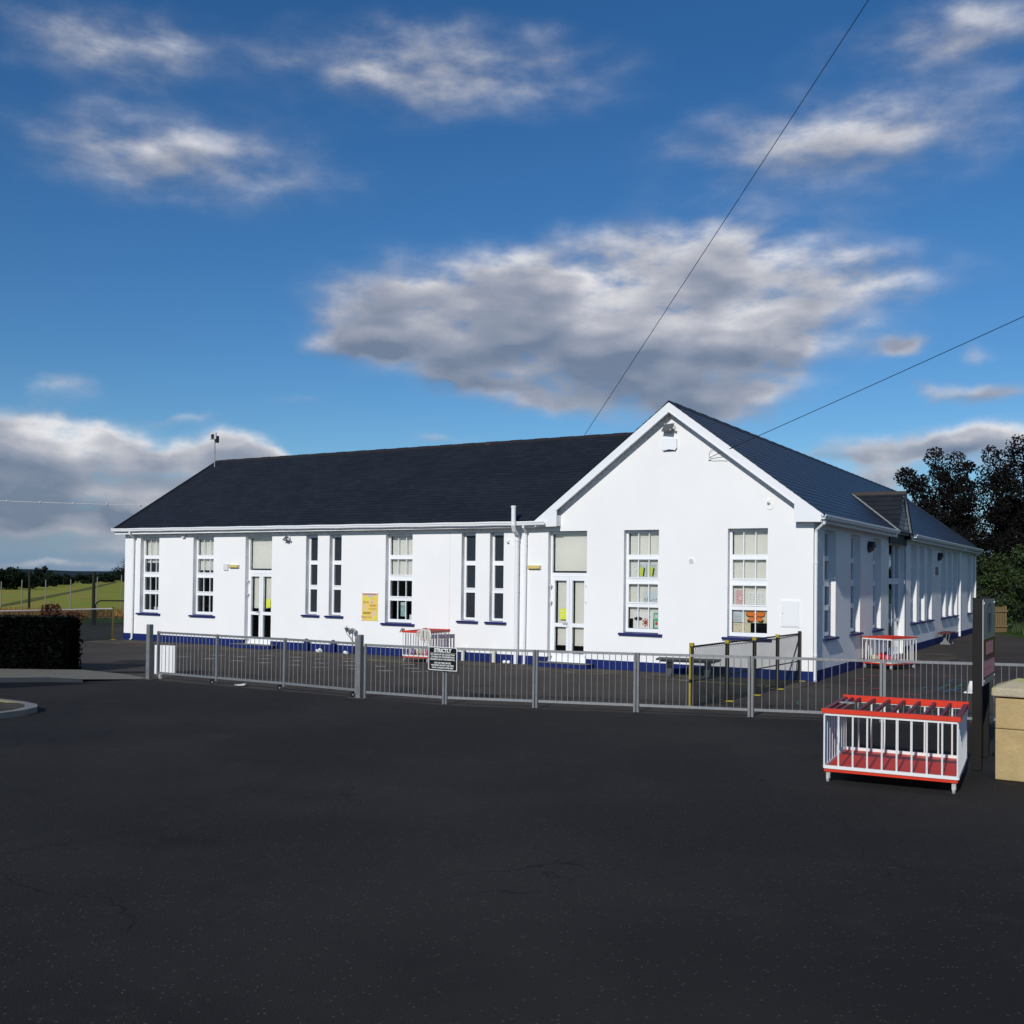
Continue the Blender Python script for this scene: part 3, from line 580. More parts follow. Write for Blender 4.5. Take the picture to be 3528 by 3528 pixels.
def ridge(a, b_, m, w=.13, drop=.085):
    a, b_ = Vector(a), Vector(b_); n = max(1, int((b_-a).length/.45)); d = (b_-a)/n; x = d.cross(Vector((0, 0, 1))).normalized(); B = MB()
    for i in range(n):
        p, q = a+d*i, a+d*(i+1.02); l = .012 if i % 2 else 0.004
        for sg in (1, -1):
            B.quad(p+Vector((0, 0, l+.02)), q+Vector((0, 0, l+.02)), q+x*w*sg+Vector((0, 0, l-drop)), p+x*w*sg+Vector((0, 0, l-drop)))
            B.quad(p+x*w*sg+Vector((0, 0, l-drop)), q+x*w*sg+Vector((0, 0, l-drop)), q+x*w*sg+Vector((0, 0, l-drop-.03)), p+x*w*sg+Vector((0, 0, l-drop-.03)))
    return B
ridge((-24.12, 4.45, ZR+.01), (-3.6, 4.45, ZR+.01), ridge_m).build('ridge_tiles', ridge_m, school)
ridge((-3.5, -.27, ZR+.01), (-3.5, 28.6, ZR+.01), ridge_m, .12, .09).build('ridge_tiles', mat('dark_ridge_tile', (.016, .018, .024), .6, .4, .3, 5), school)
# verges
b = MB(); b.bar((-24.13, -.28, ZE-.05), (-24.13, 4.45, ZR-.04), .04, .16); b.build('verge_board', mat('dark_verge', (.03, .03, .035), .7), school)
b = MB(); b.bar((.26, 28.6, ZE-.07), (-3.5, 28.6, ZR-.07), .04, .14); b.build('verge_board', mat('dark_verge', (.03, .03, .035), .7), school)
# barge boards, soffits and foot boxes of the front gable
yo, yi = -.25, -.222
def xr(x, m_): return x if m_ > 0 else -7.0-x
for m_ in (1, -1):
    b = MB(); top = [(xr(-3.5, m_), 6.692), (xr(.285, m_), 3.838), (xr(.21, m_), 3.672), (xr(-.385, m_), 3.685), (xr(-.385, m_), 4.09), (xr(-3.5, m_), 6.437)]
    if m_ < 0: top = [(x, z+(0 if z > 3.9 else -.012)) for x, z in top]
    b.prism(top, fA, yo, yi)
    # foot box
    b.prism([(xr(.26, m_), 3.82), (xr(.20, m_), 3.676), (xr(-.383, m_), 3.688), (xr(-.383, m_), 3.97)], fA, yi, -.001)
    # moulding along the board
    o = .012
    b.prism([(xr(-3.5, m_), 6.475), (xr(-.36, m_), 4.108), (xr(-.36, m_), 4.080), (xr(-3.5, m_), 6.446)], fA, yo-.012, yo-.001)
    b.build('bargeboard', pvc2, school)
    s_ = MB(); s_.quad((xr(-3.5, m_), yi, 6.52), (xr(-3.5, m_), 0, 6.52), (xr(-.38, m_), 0, 4.17), (xr(-.38, m_), yi, 4.17))
    for i in range(22):
        t = i/22; x = -3.5+3.12*t; z = 6.517-2.35*t; s_.box(xr(x, m_)-.004, xr(x, m_)+.004, yi, -.001, z-.012, z-.003)
    s_.build('soffit', pvc2, school)
# front eaves: fascia, soffit, gutter with a slight sag
b = MB(); b.box(-24.12, -7.28, -.245, -.215, 3.655, 3.80); b.box(-24.10, -7.3, -.214, -.001, 3.668, 3.682); b.build('fascia', pvc2, school)
def gutter(p0, p1, out_v, n, sag, drop):
    p0, p1, o = Vector(p0), Vector(p1), Vector(out_v); B = MB(); prof = [(0, .085), (0, .0), (.02, -.022), (.075, -.03), (.10, -.01), (.105, .03), (.122, .045), (.122, .085), (.112, .085), (.100, .04), (.09, .0), (.02, -.005), (.008, .085)]
    k_ = len(prof); b0 = len(B.v)
    for i in range(n+1):
        t = i/n; c = p0.lerp(p1, t) + Vector((0, 0, -sag*(.5-.5*math.cos(t*n*2*math.pi/ 4))))
        for a, z in prof: B.v.append(tuple(c + o*a + Vector((0, 0, z))))
    for i in range(n):
        for j in range(k_): B.f.append((b0+i*k_+j, b0+i*k_+(j+1) % k_, b0+(i+1)*k_+(j+1) % k_, b0+(i+1)*k_+j))
    B.f.append(tuple(b0+j for j in range(k_))); B.f.append(tuple(b0+n*k_+j for j in range(k_)))
    return B
gutter((-24.18, -.25, 3.775), (-6.93, -.25, 3.735), (0, -1, 0), 44, .008, 0).build('gutter', pvc2, school)
dgut = mat('side_gutter_pvc', (.52, .53, .54), .45, .5, .06, 3)
gutter((.25, -.36, 3.755), (.25, 8.45, 3.78), (1, 0, 0), 12, .004, 0).build('gutter', pvc2, school)
gutter((.25, 11.25, 3.775), (.25, 28.75, 3.79), (1, 0, 0), 16, .004, 0).build('gutter', pvc2, school)
b = MB(); b.box(.222, .248, -.22, 8.6, 3.665, 3.80); b.box(.222, .248, 11.2, 28.7, 3.665, 3.80); b.box(.001, .221, .0, 8.55, 3.678, 3.69); b.box(.001, .221, 11.27, 28.6, 3.678, 3.69); b.build('fascia', pvc2, school)
# entrance gablet
ga = school
gx = .20; gy = 9.92; gz = 5.14; gl, gr, gf = 8.62, 11.22, 3.78
b = MB(); sl_ = (gz-gf)/(gy-gl)
for (ye, sg, nm) in ((gl, 1, 'left'), (gr, -1, 'right')):
    up = (0, (gy-ye), gz-gf)
    slates('roof', slateA, (-1.6, ye, gf), (1, 0, 0), up, 9, lambda t: 0, lambda t: 1.6+gx+.06, 'small dark slate slope over the side entrance')
ridge((-1.5, gy, gz+.0), (gx+.06, gy, gz+.0), ridge_m, .09, .08).build('ridge_tiles', mat('brown_ridge_tile', (.04, .032, .026), .8), school)
b = MB(); b.prism([(gl+.02, gf+.02), (gr-.02, gf+.02), (gy, gz-.04)], fB, -gx+.05, -gx+.09)
for i in range(9):
    z = gf+.06+i*.135; hw = (gz-z)/sl_*.94-.08
    if hw > .05: fbx(b, fB, gy-hw, gy+hw, z, z+.11, -gx+.03, -gx+.049)
b.build('cladding', mat('pale_timber_cladding', (.42, .42, .40), .8, .3, .15, 9), school)
b = MB()
for ye in (gl, gr):
    sg = 1 if ye < gy else -1
    b.prism([(gy, gz+.0), (ye, gf-.0), (ye, gf-.14), (ye+sg*.06, gf-.14), (gy, gz-.17)], fB, -gx-.03, -gx)
b.build('bargeboard', mat('grey_bargeboard', (.45, .46, .46), .6, .4, .1, 5), school)
# lead valley of the gablet (pale line)
b = MB(); b.bar((.26, 8.70, 3.885), (-1.35, 9.88, 5.10), .05, .03); b.build('valley_flashing', mat('lead_flashing', (.30, .31, .31), .6), school)

# ------------------------------------------------------------------ pipes
def pipe(pts, r, m, name='downpipe', collars=(), n=12, lab=None):
    b = MB(); b.tube(pts, r, n)
    for c, rr in collars: b.tube([(c[0], c[1], c[2]-.025), (c[0], c[1], c[2]+.025)], rr, n)
    return b.build(name, m, school, smooth=False, label=lab)
pipe([(-7.82, -.42, 4.23), (-7.82, -.42, 3.70), (-7.835, -.36, 3.59), (-7.89, -.15, 3.50), (-7.90, -.085, 3.40), (-7.90, -.085, .0)], .062, pvc2, 'flue_pipe',
     [((-7.82, -.42, 4.20), .072), ((-7.82, -.42, 3.72), .072), ((-7.90, -.085, 3.32), .072), ((-7.90, -.085, 1.95), .069)], 14, 'tall white vent pipe rising past the gutter')
pipe([(-7.585, -.31, 3.74), (-7.585, -.31, 3.66), (-7.64, -.09, 3.55), (-7.645, -.055, 3.48), (-7.66, -.055, .03), (-7.66, -.10, .0)], .034, pvc2, 'downpipe',
     [((-7.65, -.055, 3.2), .042), ((-7.655, -.055, 2.65), .04), ((-7.66, -.055, 2.5), .042), ((-7.66, -.055, .62), .042)], 8)
pipe([(-23.27, -.31, 3.76), (-23.27, -.31, 3.66), (-23.36, -.09, 3.56), (-23.365, -.055, 3.50), (-23.38, -.055, .06), (-23.4, -.12, .02)], .036, pvc2, 'downpipe',
     [((-23.37, -.055, 3.1), .044), ((-23.37, -.055, 2.3), .044), ((-23.38, -.055, .75), .044)], 8)
pipe([(.31, -.26, 3.74), (.30, -.24, 3.64), (.08, -.02, 3.50), (.055, .0, 3.42), (.055, .0, .06), (.07, -.05, .02)], .038, pvc2, 'downpipe',
     [((.055, .0, 2.75), .046), ((.055, .0, .62), .046)], 8)
pipe([(.30, 23.1, 3.74), (.06, 23.3, 3.58), (.055, 23.3, .05)], .05, pvc2, 'downpipe', [((.055, 23.3, 2.6), .06)], 8)
pipe([(.30, 28.4, 3.74), (.06, 28.3, 3.55), (.055, 28.3, .05)], .045, pvc2, 'downpipe', (), 8)
for x, z in ((-9.6, .36), (-8.6, .33)):
    b = MB(); b.tube([(x, -.09, 0), (x, -.09, z-.09), (x, -.09, z-.085), (x, -.09, z)], [.052, .052, .065, .065], 14); b.build('waste_pipe', cream, school, label='cream waste pipe stub at the foot of the wall')
for x in (-15.34, -14.28):
    b = MB(); b.tube([(x, -.1, 0), (x, -.1, .27), (x, -.1, .28), (x, -.1, .33), (x, -.1, .38)], [.075, .075, .095, .09, .03], 14); b.build('waste_pipe', navy, school, label='navy painted pipe stub with domed cap')
b = MB(); b.tube([(-2.974, .0, 2.783), (-2.974, -.02, 2.783)], .068, 20); 
o = b.build('air_vent', pvc, school); b = MB()
for i in range(7):
    z = 2.783-.045+i*.015; hw = math.sqrt(max(0, .052**2-(z-2.783)**2)); b.box(-2.974-hw, -2.974+hw, -.026, -.0205, z-.004, z+.004)
b.build('louvre', greybox, o)
b = MB(); b.box(-19.015, -18.815, -.03, -.001, 2.44, 2.655); o = b.build('air_vent', greybox, school); b = MB()
for i in range(6): b.box(-18.995, -18.835, -.036, -.0305, 2.46+i*.032, 2.478+i*.032)
b.build('louvre', pvc, o)
b = MB(); b.box(-.76, -.295, -.014, -.001, 1.236, 1.874); o = b.build('meter_cabinet', pvc, school); 
b = MB(); b.box(-.735, -.325, -.026, -.0145, 1.262, 1.85); o2 = b.build('cabinet_door', mat('off_white_cabinet', (.76, .76, .77), .5), o)
b = MB(); b.tube([(-.70, -.026, 1.55), (-.70, -.032, 1.55)], .01, 8); b.build('cabinet_lock', blackpl, o)

# ------------------------------------------------------------------ things on the walls
def floodlight(name, label, c, w_, h_, tilt, yawz):
    t = thing(name, label, 'floodlight', c)
    b = MB(); b.box(-.04, .04, -.02, 0, -.05, .05); b.bar((0, -.01, 0), (0, -.09, -.01), .03)
    b.build('bracket', pvc2, t, world=False)
    rot = Matrix.Rotation(yawz, 4, 'Z') @ Matrix.Rotation(tilt, 4, 'X')
    def X(bm):
        bm.v = [tuple(rot @ Vector(v) + Vector((-.03, -.12, -.03))) for v in bm.v]; return bm
    b = MB(); b.add([(-w_/2, -.03, -h_/2), (w_/2, -.03, -h_/2), (w_/2, -.03, h_/2), (-w_/2, -.03, h_/2), (-w_*.3, .07, -h_*.3), (w_*.3, .07, -h_*.3), (w_*.3, .07, h_*.3), (-w_*.3, .07, h_*.3)],
                    [(0,1,2,3),(4,7,6,5),(0,4,5,1),(1,5,6,2),(2,6,7,3),(3,7,4,0)])
    X(b).build('housing', mat('grey_cast_metal', (.11, .115, .12), .5), t, world=False)
    b = MB(); b.box(-w_*.42, w_*.42, -.036, -.0305, -h_*.42, h_*.42); X(b).build('lens', glassdark, t, world=False)
    for sx in (-1, 1):
        for sz in (-1, 1): b = MB(); b.box(sx*w_*.45-.012, sx*w_*.45+.012, -.045, -.03, sz*h_*.47-.012, sz*h_*.47+.012); X(b).build('clip', pvc2, t, world=False)
    b = MB(); b.bar((w_/2+.02, 0, 0), (w_/2+.02, .06, 0), .05); X(b).build('photocell', pvc2, t, world=False)
    return t
floodlight('floodlight', 'grey floodlight tilted down under the peak of the white gable', (-3.53, -.01, 6.10), .30, .24, R(-38), R(-14))
floodlight('floodlight', 'small dark floodlight under the eaves beside the left double door', (-16.19, -.01, 3.47), .20, .15, R(-40), R(-20))
t = thing('alarm_box', 'white curved alarm box below the gable floodlight', 'alarm', (-3.56, 0, 5.68))
b = MB(); b.prism([(-.185, .13), (.185, .13), (.19, -.09), (.15, -.145), (.0, -.12), (-.15, -.145), (-.19, -.09)], fA, -.07, -.002); b.build('casing', pvc, t, world=False, bevel=.012)
b = MB(); b.prism([(-.14, -.135), (0, -.113), (.14, -.135), (.10, -.155), (-.10, -.155)], fA, -.06, -.01); b.build('strobe', mat('blue_strobe', (.02, .02, .12), .3), t, world=False)
def bulkhead(c, L, label):
    t = thing('bulkhead_light', label, 'wall light', c, 'yellowed bulkhead lights beside the front doors')
    b = MB(); b.box(-L/2, L/2, -.03, -.001, -.06, .055); b.build('back_plate', greybox, t, world=False)
    b = MB(); b.box(-L/2+.012, L/2-.02, -.085, -.031, -.042, .048); b.build('diffuser', lampyel, t, world=False, bevel=.012)
    return t
bulkhead((-18.53, 0, 2.572), .42, 'yellowed bulkhead light beside a small grey wall vent, left of the left door')
bulkhead((-7.385, 0, 2.60), .39, 'yellowed bulkhead light right of the white drainpipes')
t = thing('eaves_lamp', 'small white lamp tucked under the eaves between the two leftmost windows', 'wall light', (-20.9, 0, 3.60))
b = MB(); b.box(-.11, .11, -.10, -.001, -.0, .04); b.build('base', pvc, t, world=False); b = MB(); b.box(-.06, .07, -.08, -.002, -.09, -.001); b.build('lens', greybox, t, world=False)
def sensor(c, label, cable):
    t = thing('motion_sensor', label, 'sensor', c)
    b = MB(); b.box(-.035, .035, -.05, -.001, -.045, .05); b.build('body', pvc, t, world=False, bevel=.008)
    b = MB(); b.sphere((0, -.055, -.02), .028, 10, 6); b.build('lens', greybox, t, world=False, smooth=True)
    if cable:
        b = MB(); b.tube([(.0+.075*math.sin(a/10*2*math.pi)+.03, -.01, -.11+.075*math.cos(a/10*2*math.pi)) for a in range(-1, 8)], .005, 6); b.build('cable', pvc2, t, world=False, smooth=True)
sensor((-1.055, 0, 4.18), 'tiny white sensor with a loop of cable, right side of the gable', True)
sensor((-8.22, 0, 3.30), 'tiny white sensor on the wall left of the tall vent pipe', False)
for y, lab in ((5.83, 'black oval wall lamp on the side wall, left of the side entrance'), (17.95, 'black oval wall lamp on the side wall above a small grey plaque')):
    t = thing('wall_lamp', lab, 'wall light', (0, y, 3.29), 'oval wall lamps on the side wall')
    b = MB(); pr = [(.20*math.cos(a)*1.0, .16*math.sin(a)) for a in [2*math.pi*i/16 for i in range(16)]]
    b.prism(pr, fB, -.05, -.001); b.build('base', lampbl, t, world=False)
    b = MB(); b.sphere((.05, .02, -.02), .13, 14, 8, (.75, .95, .92)); b.build('lens', glassdark, t, world=False, smooth=True)
    b = MB(); b.prism([(.19*math.cos(a), .15*math.sin(a)) for a in [math.pi*i/8 for i in range(9)]] + [(-.12, -.02), (.12, -.02)], fB, -.16, -.052); b.build('hood', lampbl, t, world=False)
b = MB(); fbx(b, fB, 17.3, 17.86, 2.60, 2.90, -.02, -.001)
b.build('plaque', mat('grey_plaque', (.16, .18, .21), .5), None, 'plain grey plaque below the far oval wall lamp', 'plaque')
# standpipe
t = thing('standpipe', 'thin grey standpipe with two round fittings in front of the white wall', 'tap', (-13.49, -.15, 0))
b = MB(); b.tube([(-13.49, -.15, 0), (-13.49, -.15, .66)], .017, 8); b.tube([(-13.49, -.15, .36), (-13.71, -.15, .60), (-13.715, -.15, .74)], .012, 8); b.tube([(-13.49, -.14, .69), (-13.71, -.14, .67)], .012, 6); b.build('pipe', galv, t)
b = MB(); b.tube([(-13.47, -.2, .69), (-13.47, -.12, .69)], .075, 14); b.tube([(-13.47, -.22, .69), (-13.47, -.2, .69)], .045, 10); b.build('dial', chrome, t)
b = MB(); b.tube([(-13.715, -.15, .64), (-13.715, -.15, .76)], [.02, .07], 10); b.bar((-13.83, -.15, .765), (-13.60, -.15, .765), .012); b.bar((-13.715, -.15, .76), (-13.715, -.15, .83), .015); b.build('spout', mat('dark_brass', (.10, .10, .09), .4), t)
# white covers on the ground
for i, (x, y, lab) in enumerate(((-14.70, -.30, 'pair of white plastic boots of pipe lying by the plinth between navy stubs'), (-13.56, -.33, 'round white cap by the plinth at the foot of the standpipe'))):
    b = MB(); b.tube([(x-.05, y, .05), (x+.06, y-.05, .045)], .045, 10)
    if i == 0: b.tube([(x-.0, y+.08, .09), (x+.12, y+.02, .04)], .04, 10)
    else: b.sphere((x-.06, y, .05), .05, 10, 6)
    b.build('pipe_fitting', pvc, None, lab, 'pipe fitting')
for x, lab in ((-8.19, 'small white ball by the plinth, left of a pair'), (-8.06, 'small white ball by the plinth, right of a pair beside the vent pipe')):
    MB().sphere((x, -.2, .045), .05, 12, 8).build('ball', pvc, None, lab, 'ball', smooth=True)

# posters and children's drawings
def poster():
    x0, x1, z0, z1 = -13.255, -12.675, 1.0, 1.812
    t = thing('poster', 'yellow hygiene poster on the white wall left of the wide middle window', 'poster', (x0, 0, z0))
    MB().box(x0, x1, -.012, -.001, z0, z1).build('sheet', mat('yellow_poster', (.78, .50, .12), .4, .4, .12, 5, col2=(.72, .60, .10), cscale=3.5), t)
    b = MB(); b.box(x0, x1, -.0135, -.0122, z1-.07, z1-.002); b.build('heading', flat('pink heading', (.60, .40, .40)), t)
    b = MB(); b.box(x0+.2, x1-.18, -.0137, -.0124, z1-.115, z1-.08); b.build('heading', flat('lilac', (.45, .45, .62)), t)
    b = MB()
    for i in range(9): b.box(x0+.04+i*.055, x0+.08+i*.055, -.0147, -.0137, z1-.05, z1-.025)
    for r_, (a, c_) in enumerate(((.03, .24), (.03, .26), (.3, .52), (.3, .5), (.24, .54), (.03, .33), (.03, .31))):
        z = z1-[.26, .30, .36, .385, .47, .58, .62][r_]; b.box(x0+a, x0+c_, -.0135, -.0124, z, z+.012 + (.008 if r_ > 4 else 0))
    b.build('lettering', flat('dark brown', (.16, .08, .03)), t)
    b = MB()
    for cx, cz, rr in ((.29, .6, .035), (.40, .55, .05), (.35, .52, .03), (.10, .43, .05), (.16, .36, .03), (.45, .22, .07), (.16, .30, .03), (.38, .12, .04)):
        b.tube([(x0+cx, -.0124, z0+cz), (x0+cx, -.0136, z0+cz)], rr, 12)
    b.build('picture', flat('pale pink', (.66, .50, .40)), t)
    text_obj('lettering', 'Thank You!', .085, flat('purple', (.22, .06, .18)), t, (.165, -.0142, .10), (R(90), 0, 0))
    b = MB()
    for px in (x0, x1):
        for pz in (z0, z1): b.box(px-.012, px+.012, -.018, -.001, pz-.012, pz+.012)
    b.build('fixing', greybox, t)
poster()
def sheet_on(name, label, cat, x0, x1, z0, z1, m, d=.235, parts=()):
    t = thing(name, label, cat, (x0, d, z0)); MB().box(x0, x1, d, d+.002, z0, z1).build('paper', m, t)
    for k_, (kind, args, mm) in enumerate(parts):
        b = MB()
        if kind == 'poly': b.prism([(x0+a, z0+c_) for a, c_ in args], fA, d-.003, d-.001)
        elif kind == 'disc':
            for cx, cz, rx, rz in args: b.prism([(x0+cx+rx*math.cos(2*math.pi*i/14), z0+cz+rz*math.sin(2*math.pi*i/14)) for i in range(14)], fA, d-.003-.0006*k_, d-.001-.0006*k_)
        elif kind == 'line':
            for a, c_, e, f in args: b.bar((x0+a, d-.0035-.0006*k_, z0+c_), (x0+e, d-.0035-.0006*k_, z0+f), .009, .0012, (0, 1, 0))
        b.build('drawing', mm, t)
    return t
blk = flat('black crayon', (.02, .02, .02)); cr_red = flat('red crayon', (.5, .06, .03)); cr_y = flat('lime crayon', (.55, .62, .05)); cr_o = flat('orange paint', (.72, .20, .02)); cr_g = flat('green paper', (.10, .38, .20)); cr_p = flat('pink paper', (.62, .42, .42))
pale = flat('pale blue paper', (.55, .60, .64)); teal = flat('teal paper', (.30, .45, .44)); beige = flat('cream paper', (.60, .56, .42)); limep = flat('lime notice', (.62, .66, .03))
rnd = random.Random(3)
W8, W9, W5, W1 = WA[3], WA[4], WA[2], WA[0]
for i in range(2):
    x = W8[0]+.30+i*.26
    sheet_on('childs_drawing', ['yellow and black striped drawing, left of two in the left gable window', 'yellow and black striped drawing, right of two in the left gable window'][i], 'drawing', x, x+.22, 2.37, 2.70, pale, parts=[
        ('poly', [(.03, .04), (.12, .02), (.15, .25), (.06, .26)], cr_y), ('poly', [(.12, .02), (.16, .02), (.19, .22), (.15, .25)], blk), ('disc', [(rnd.random()*.2, .26+rnd.random()*.05, .008, .008) for _ in range(5)], blk)])
sheet_on('childs_drawing', 'white speckled drawing left of the striped ones in the left gable window', 'drawing', W8[0]+.13, W8[0]+.29, 2.37, 2.68, paperw, parts=[('disc', [(.02+rnd.random()*.12, .02+rnd.random()*.27, .006, .009) for _ in range(14)], blk)])
sheet_on('childs_drawing', 'pale blue scribbled drawing in the third row of the left gable window', 'drawing', W8[0]+.44, W8[0]+.62, 1.74, 2.0, pale, parts=[('line', [(.02, .03, .06, .10), (.06, .10, .08, .02), (.10, .02, .13, .12), (.13, .05, .16, .02)], blk)])
sheet_on('childs_drawing', 'pale blue plain drawing at the right of the third row of the left gable window', 'drawing', W8[0]+.63, W8[0]+.86, 1.74, 2.02, pale, parts=[('line', [(.02, .03, .09, .07), (.09, .07, .12, .02), (.14, .05, .2, .09)], blk)])
sheet_on('childs_drawing', 'large white sheet with a black oval and red scribble in the left gable window', 'drawing', W8[0]+.17, W8[0]+.72, 1.07, 1.49, paperw, parts=[
    ('disc', [(.14, .24, .115, .05)], blk), ('disc', [(.35+q_*math.cos(a), .15+q_*1.2*math.sin(a), .026, .024) for a in [i*.9 for i in range(7)] for q_ in (.03, .075)], flat('faded red crayon', (.58, .16, .11))), ('disc', [(.42, .34, .012, .016), (.46, .29, .012, .016)], blk)])
sheet_on('childs_drawing', 'green bordered picture at the right edge of the bottom pane of the left gable window', 'drawing', W8[0]+.74, W8[0]+.90, 1.07, 1.47, cr_g, parts=[('poly', [(.02, .03), (.13, .03), (.13, .36), (.02, .36)], pale), ('disc', [(.07, .13, .04, .04)], cr_red), ('disc', [(.07, .22, .045, .05)], cr_g)])
sheet_on('childs_drawing', 'pink drawing with a ring of black dots in the right gable window', 'drawing', W9[0]+.13, W9[0]+.34, 1.74, 2.08, cr_p, parts=[('disc', [(.11, .15, .07, .08)], flat('pale rose', (.7, .5, .52))), ('disc', [(.11+.065*math.cos(i*.9), .15+.075*math.sin(i*.9), .011, .012) for i in range(7)], blk)])
sheet_on('childs_drawing', 'white sheet of faint writing in the third row of the right gable window', 'drawing', W9[0]+.43, W9[0]+.88, 1.74, 2.06, paperw, parts=[('line', [(.03+i*.1, .05+j*.06, .09+i*.1, .052+j*.06+rnd.random()*.02) for i in range(4) for j in range(4)], flat('grey pencil', (.3, .3, .32)))])
sheet_on('childs_drawing', 'white lined page at the left of the bottom pane of the right gable window', 'drawing', W9[0]+.07, W9[0]+.31, 1.31, 1.59, pale, parts=[('line', [(.02, .03+j*.035, .2, .03+j*.035) for j in range(5)], flat('grey pencil', (.3, .3, .32)))])
def bfly(s_, sc): return [(s_*x*sc, z*sc) for x, z in ((0, .0), (.04, .06), (.16, .11), (.22, .07), (.20, .0), (.13, -.03), (.19, -.09), (.16, -.14), (.06, -.13), (0, -.05))]
sheet_on('childs_drawing', 'bright orange butterfly picture in the bottom pane of the right gable window', 'drawing', W9[0]+.33, W9[0]+.92, 1.30, 1.60, beige, parts=[
    ('poly', [(.29+a*1.1, .155+c_*1.1) for a, c_ in bfly(-1, 1)], blk), ('poly', [(.29+a*1.1, .155+c_*1.1) for a, c_ in bfly(1, 1)], blk),
    ('disc', [(.17, .215, .105, .058), (.41, .215, .105, .058), (.20, .09, .085, .05), (.38, .09, .085, .05), (.29, .155, .05, .06)], cr_o), ('disc', [(.20, .275, .01, .012), (.23, .275, .01, .012), (.36, .275, .01, .012)], blk)])
sheet_on('childs_drawing', 'cream sheet with pink specks low in the left of the right gable window', 'drawing', W9[0]+.07, W9[0]+.50, 1.07, 1.295, beige, parts=[('disc', [(.05+rnd.random()*.33, .02+rnd.random()*.18, .008, .01) for _ in range(16)], cr_red)])
sheet_on('notice', 'pale teal notice in the bottom pane of the wide middle window', 'notice', W5[0]+.40, W5[0]+.62, 1.15, 1.56, teal, parts=[('poly', [(0, .33), (.22, .33), (.22, .41), (0, .41)], pale), ('disc', [(.05, .2, .03, .02), (.15, .1, .03, .02)], pale), ('line', [(.02, .28, .12, .28), (.1, .17, .2, .17), (.03, .08, .1, .06)], flat('dark teal', (.1, .2, .2)))])
sheet_on('notice', 'small white card in the bottom right corner of the wide middle window', 'notice', W5[0]+.72, W5[0]+.86, 1.07, 1.21, paperw)
sheet_on('notice', 'small pale card low in the leftmost window', 'notice', W1[0]+.46, W1[0]+.66, 1.07, 1.17, pale)
sheet_on('notice', 'lime yellow notice on the glass of the right double door', 'notice', DA[1][0]+.275, DA[1][0]+.475, 1.23, 1.51, limep, d=.178, parts=[('line', [(.02, .22, .14, .22), (.02, .2, .1, .2), (.02, .12, .15, .12), (.02, .06, .1, .06)], flat('white print', (.7, .7, .6)))])
sheet_on('notice', 'lime yellow notice on the glass of the left double door', 'notice', DA[0][0]+.76, DA[0][0]+.95, 1.27, 1.54, limep, d=.178, parts=[('line', [(.02, .22, .14, .22), (.02, .2, .1, .2), (.02, .12, .15, .12)], flat('white print', (.7, .7, .6)))])

# ------------------------------------------------------------------ aerial on the far ridge
t = thing('aerial', 'square antenna panel on a thin mast at the left end of the roof ridge', 'antenna', (-23.85, 4.0, 6.4))
b = MB(); b.tube([(-23.83, 4.0, 6.3), (-23.85, 4.0, 7.65)], .022, 8); b.build('mast', galv, t)
b = MB(); b.box(-24.03, -23.70, 3.9, 3.96, 7.46, 7.73); b.build('panel', greybox, t, bevel=.02)
b = MB(); b.box(-23.90, -23.78, 3.86, 3.899, 7.5, 7.66); b.box(-23.76, -23.68, 3.95, 4.06, 7.34, 7.6); b.build('receiver', blackpl, t)

# ------------------------------------------------------------------ overhead cables
def cable(name, label, pts, sag, r, m, n=24, cat='cable'):
    P = [Vector(p) for p in pts]; b = MB(); q = []
    for i in range(n+1):
        t_ = i/n; v = P[0].lerp(P[1], t_); q.append(v+Vector((0, 0, -4*sag*t_*(1-t_))))
    b.tube(q, r, 6); return b.build(name, m, None, label, cat, smooth=True)
WIRE1 = (3.5, -4.85, 14.6)
WIRE2 = (11.6, -4.9, 9.5)
camP = Vector((6.2816, -23.9946, 2.33))
def pxray(u, v, dep): 
    d = Fv*3558.225 + r1*(u-1764) - u1*(v-1927.29); return camP + d*(dep/3558.225)
cable('overhead_cable', 'black overhead cable rising steeply from behind the front roof ridge', [(-8.86, 5.25, 6.55), WIRE1], .0, .0085, wire_m)
cable('overhead_cable', 'long thin black cable from the gable bracket up to the right', [(-2.52, -.05, 5.29), WIRE2], .05, .0075, wire_m)
t = thing('cable_bracket', 'small wire bracket with looping leads on the right slope of the gable', 'bracket', (-2.52, 0, 5.286))
b = MB(); b.box(-.03, .03, -.05, -.001, -.05, .03); b.build('hook', pvc2, t, world=False)
b = MB(); b.tube([(0, -.05, .02), (-.01, -.05, .12), (.05, -.06, .2), (.17, -.04, .26)], .006, 6); b.tube([(0, -.05, -.03), (.08, -.04, -.06), (.28, -.03, -.07), (.45, -.02, -.09)], .005, 6); b.build('lead', wirew, t, world=False)
b = MB(); A0, A1 = Vector((-58, 7.2, 6.75)), Vector((-36, 20.5, 6.2)); q = [A0.lerp(A1, i/20)+Vector((0, 0, -4*.15*(i/20)*(1-i/20))) for i in range(21)]
b.tube(q, .02, 5)
b.build('power_line', wirew, None, 'faint distant power line crossing the clouds left of the roof', 'cable')
for i in range(6):
    v = A0.lerp(A1, .38+i*.075); v.z -= .14
    MB().sphere(v, .07, 8, 6).build('line_marker', wirew, None, 'tiny pale markers spaced along the distant power line', 'marker', 'markers on the distant power line')

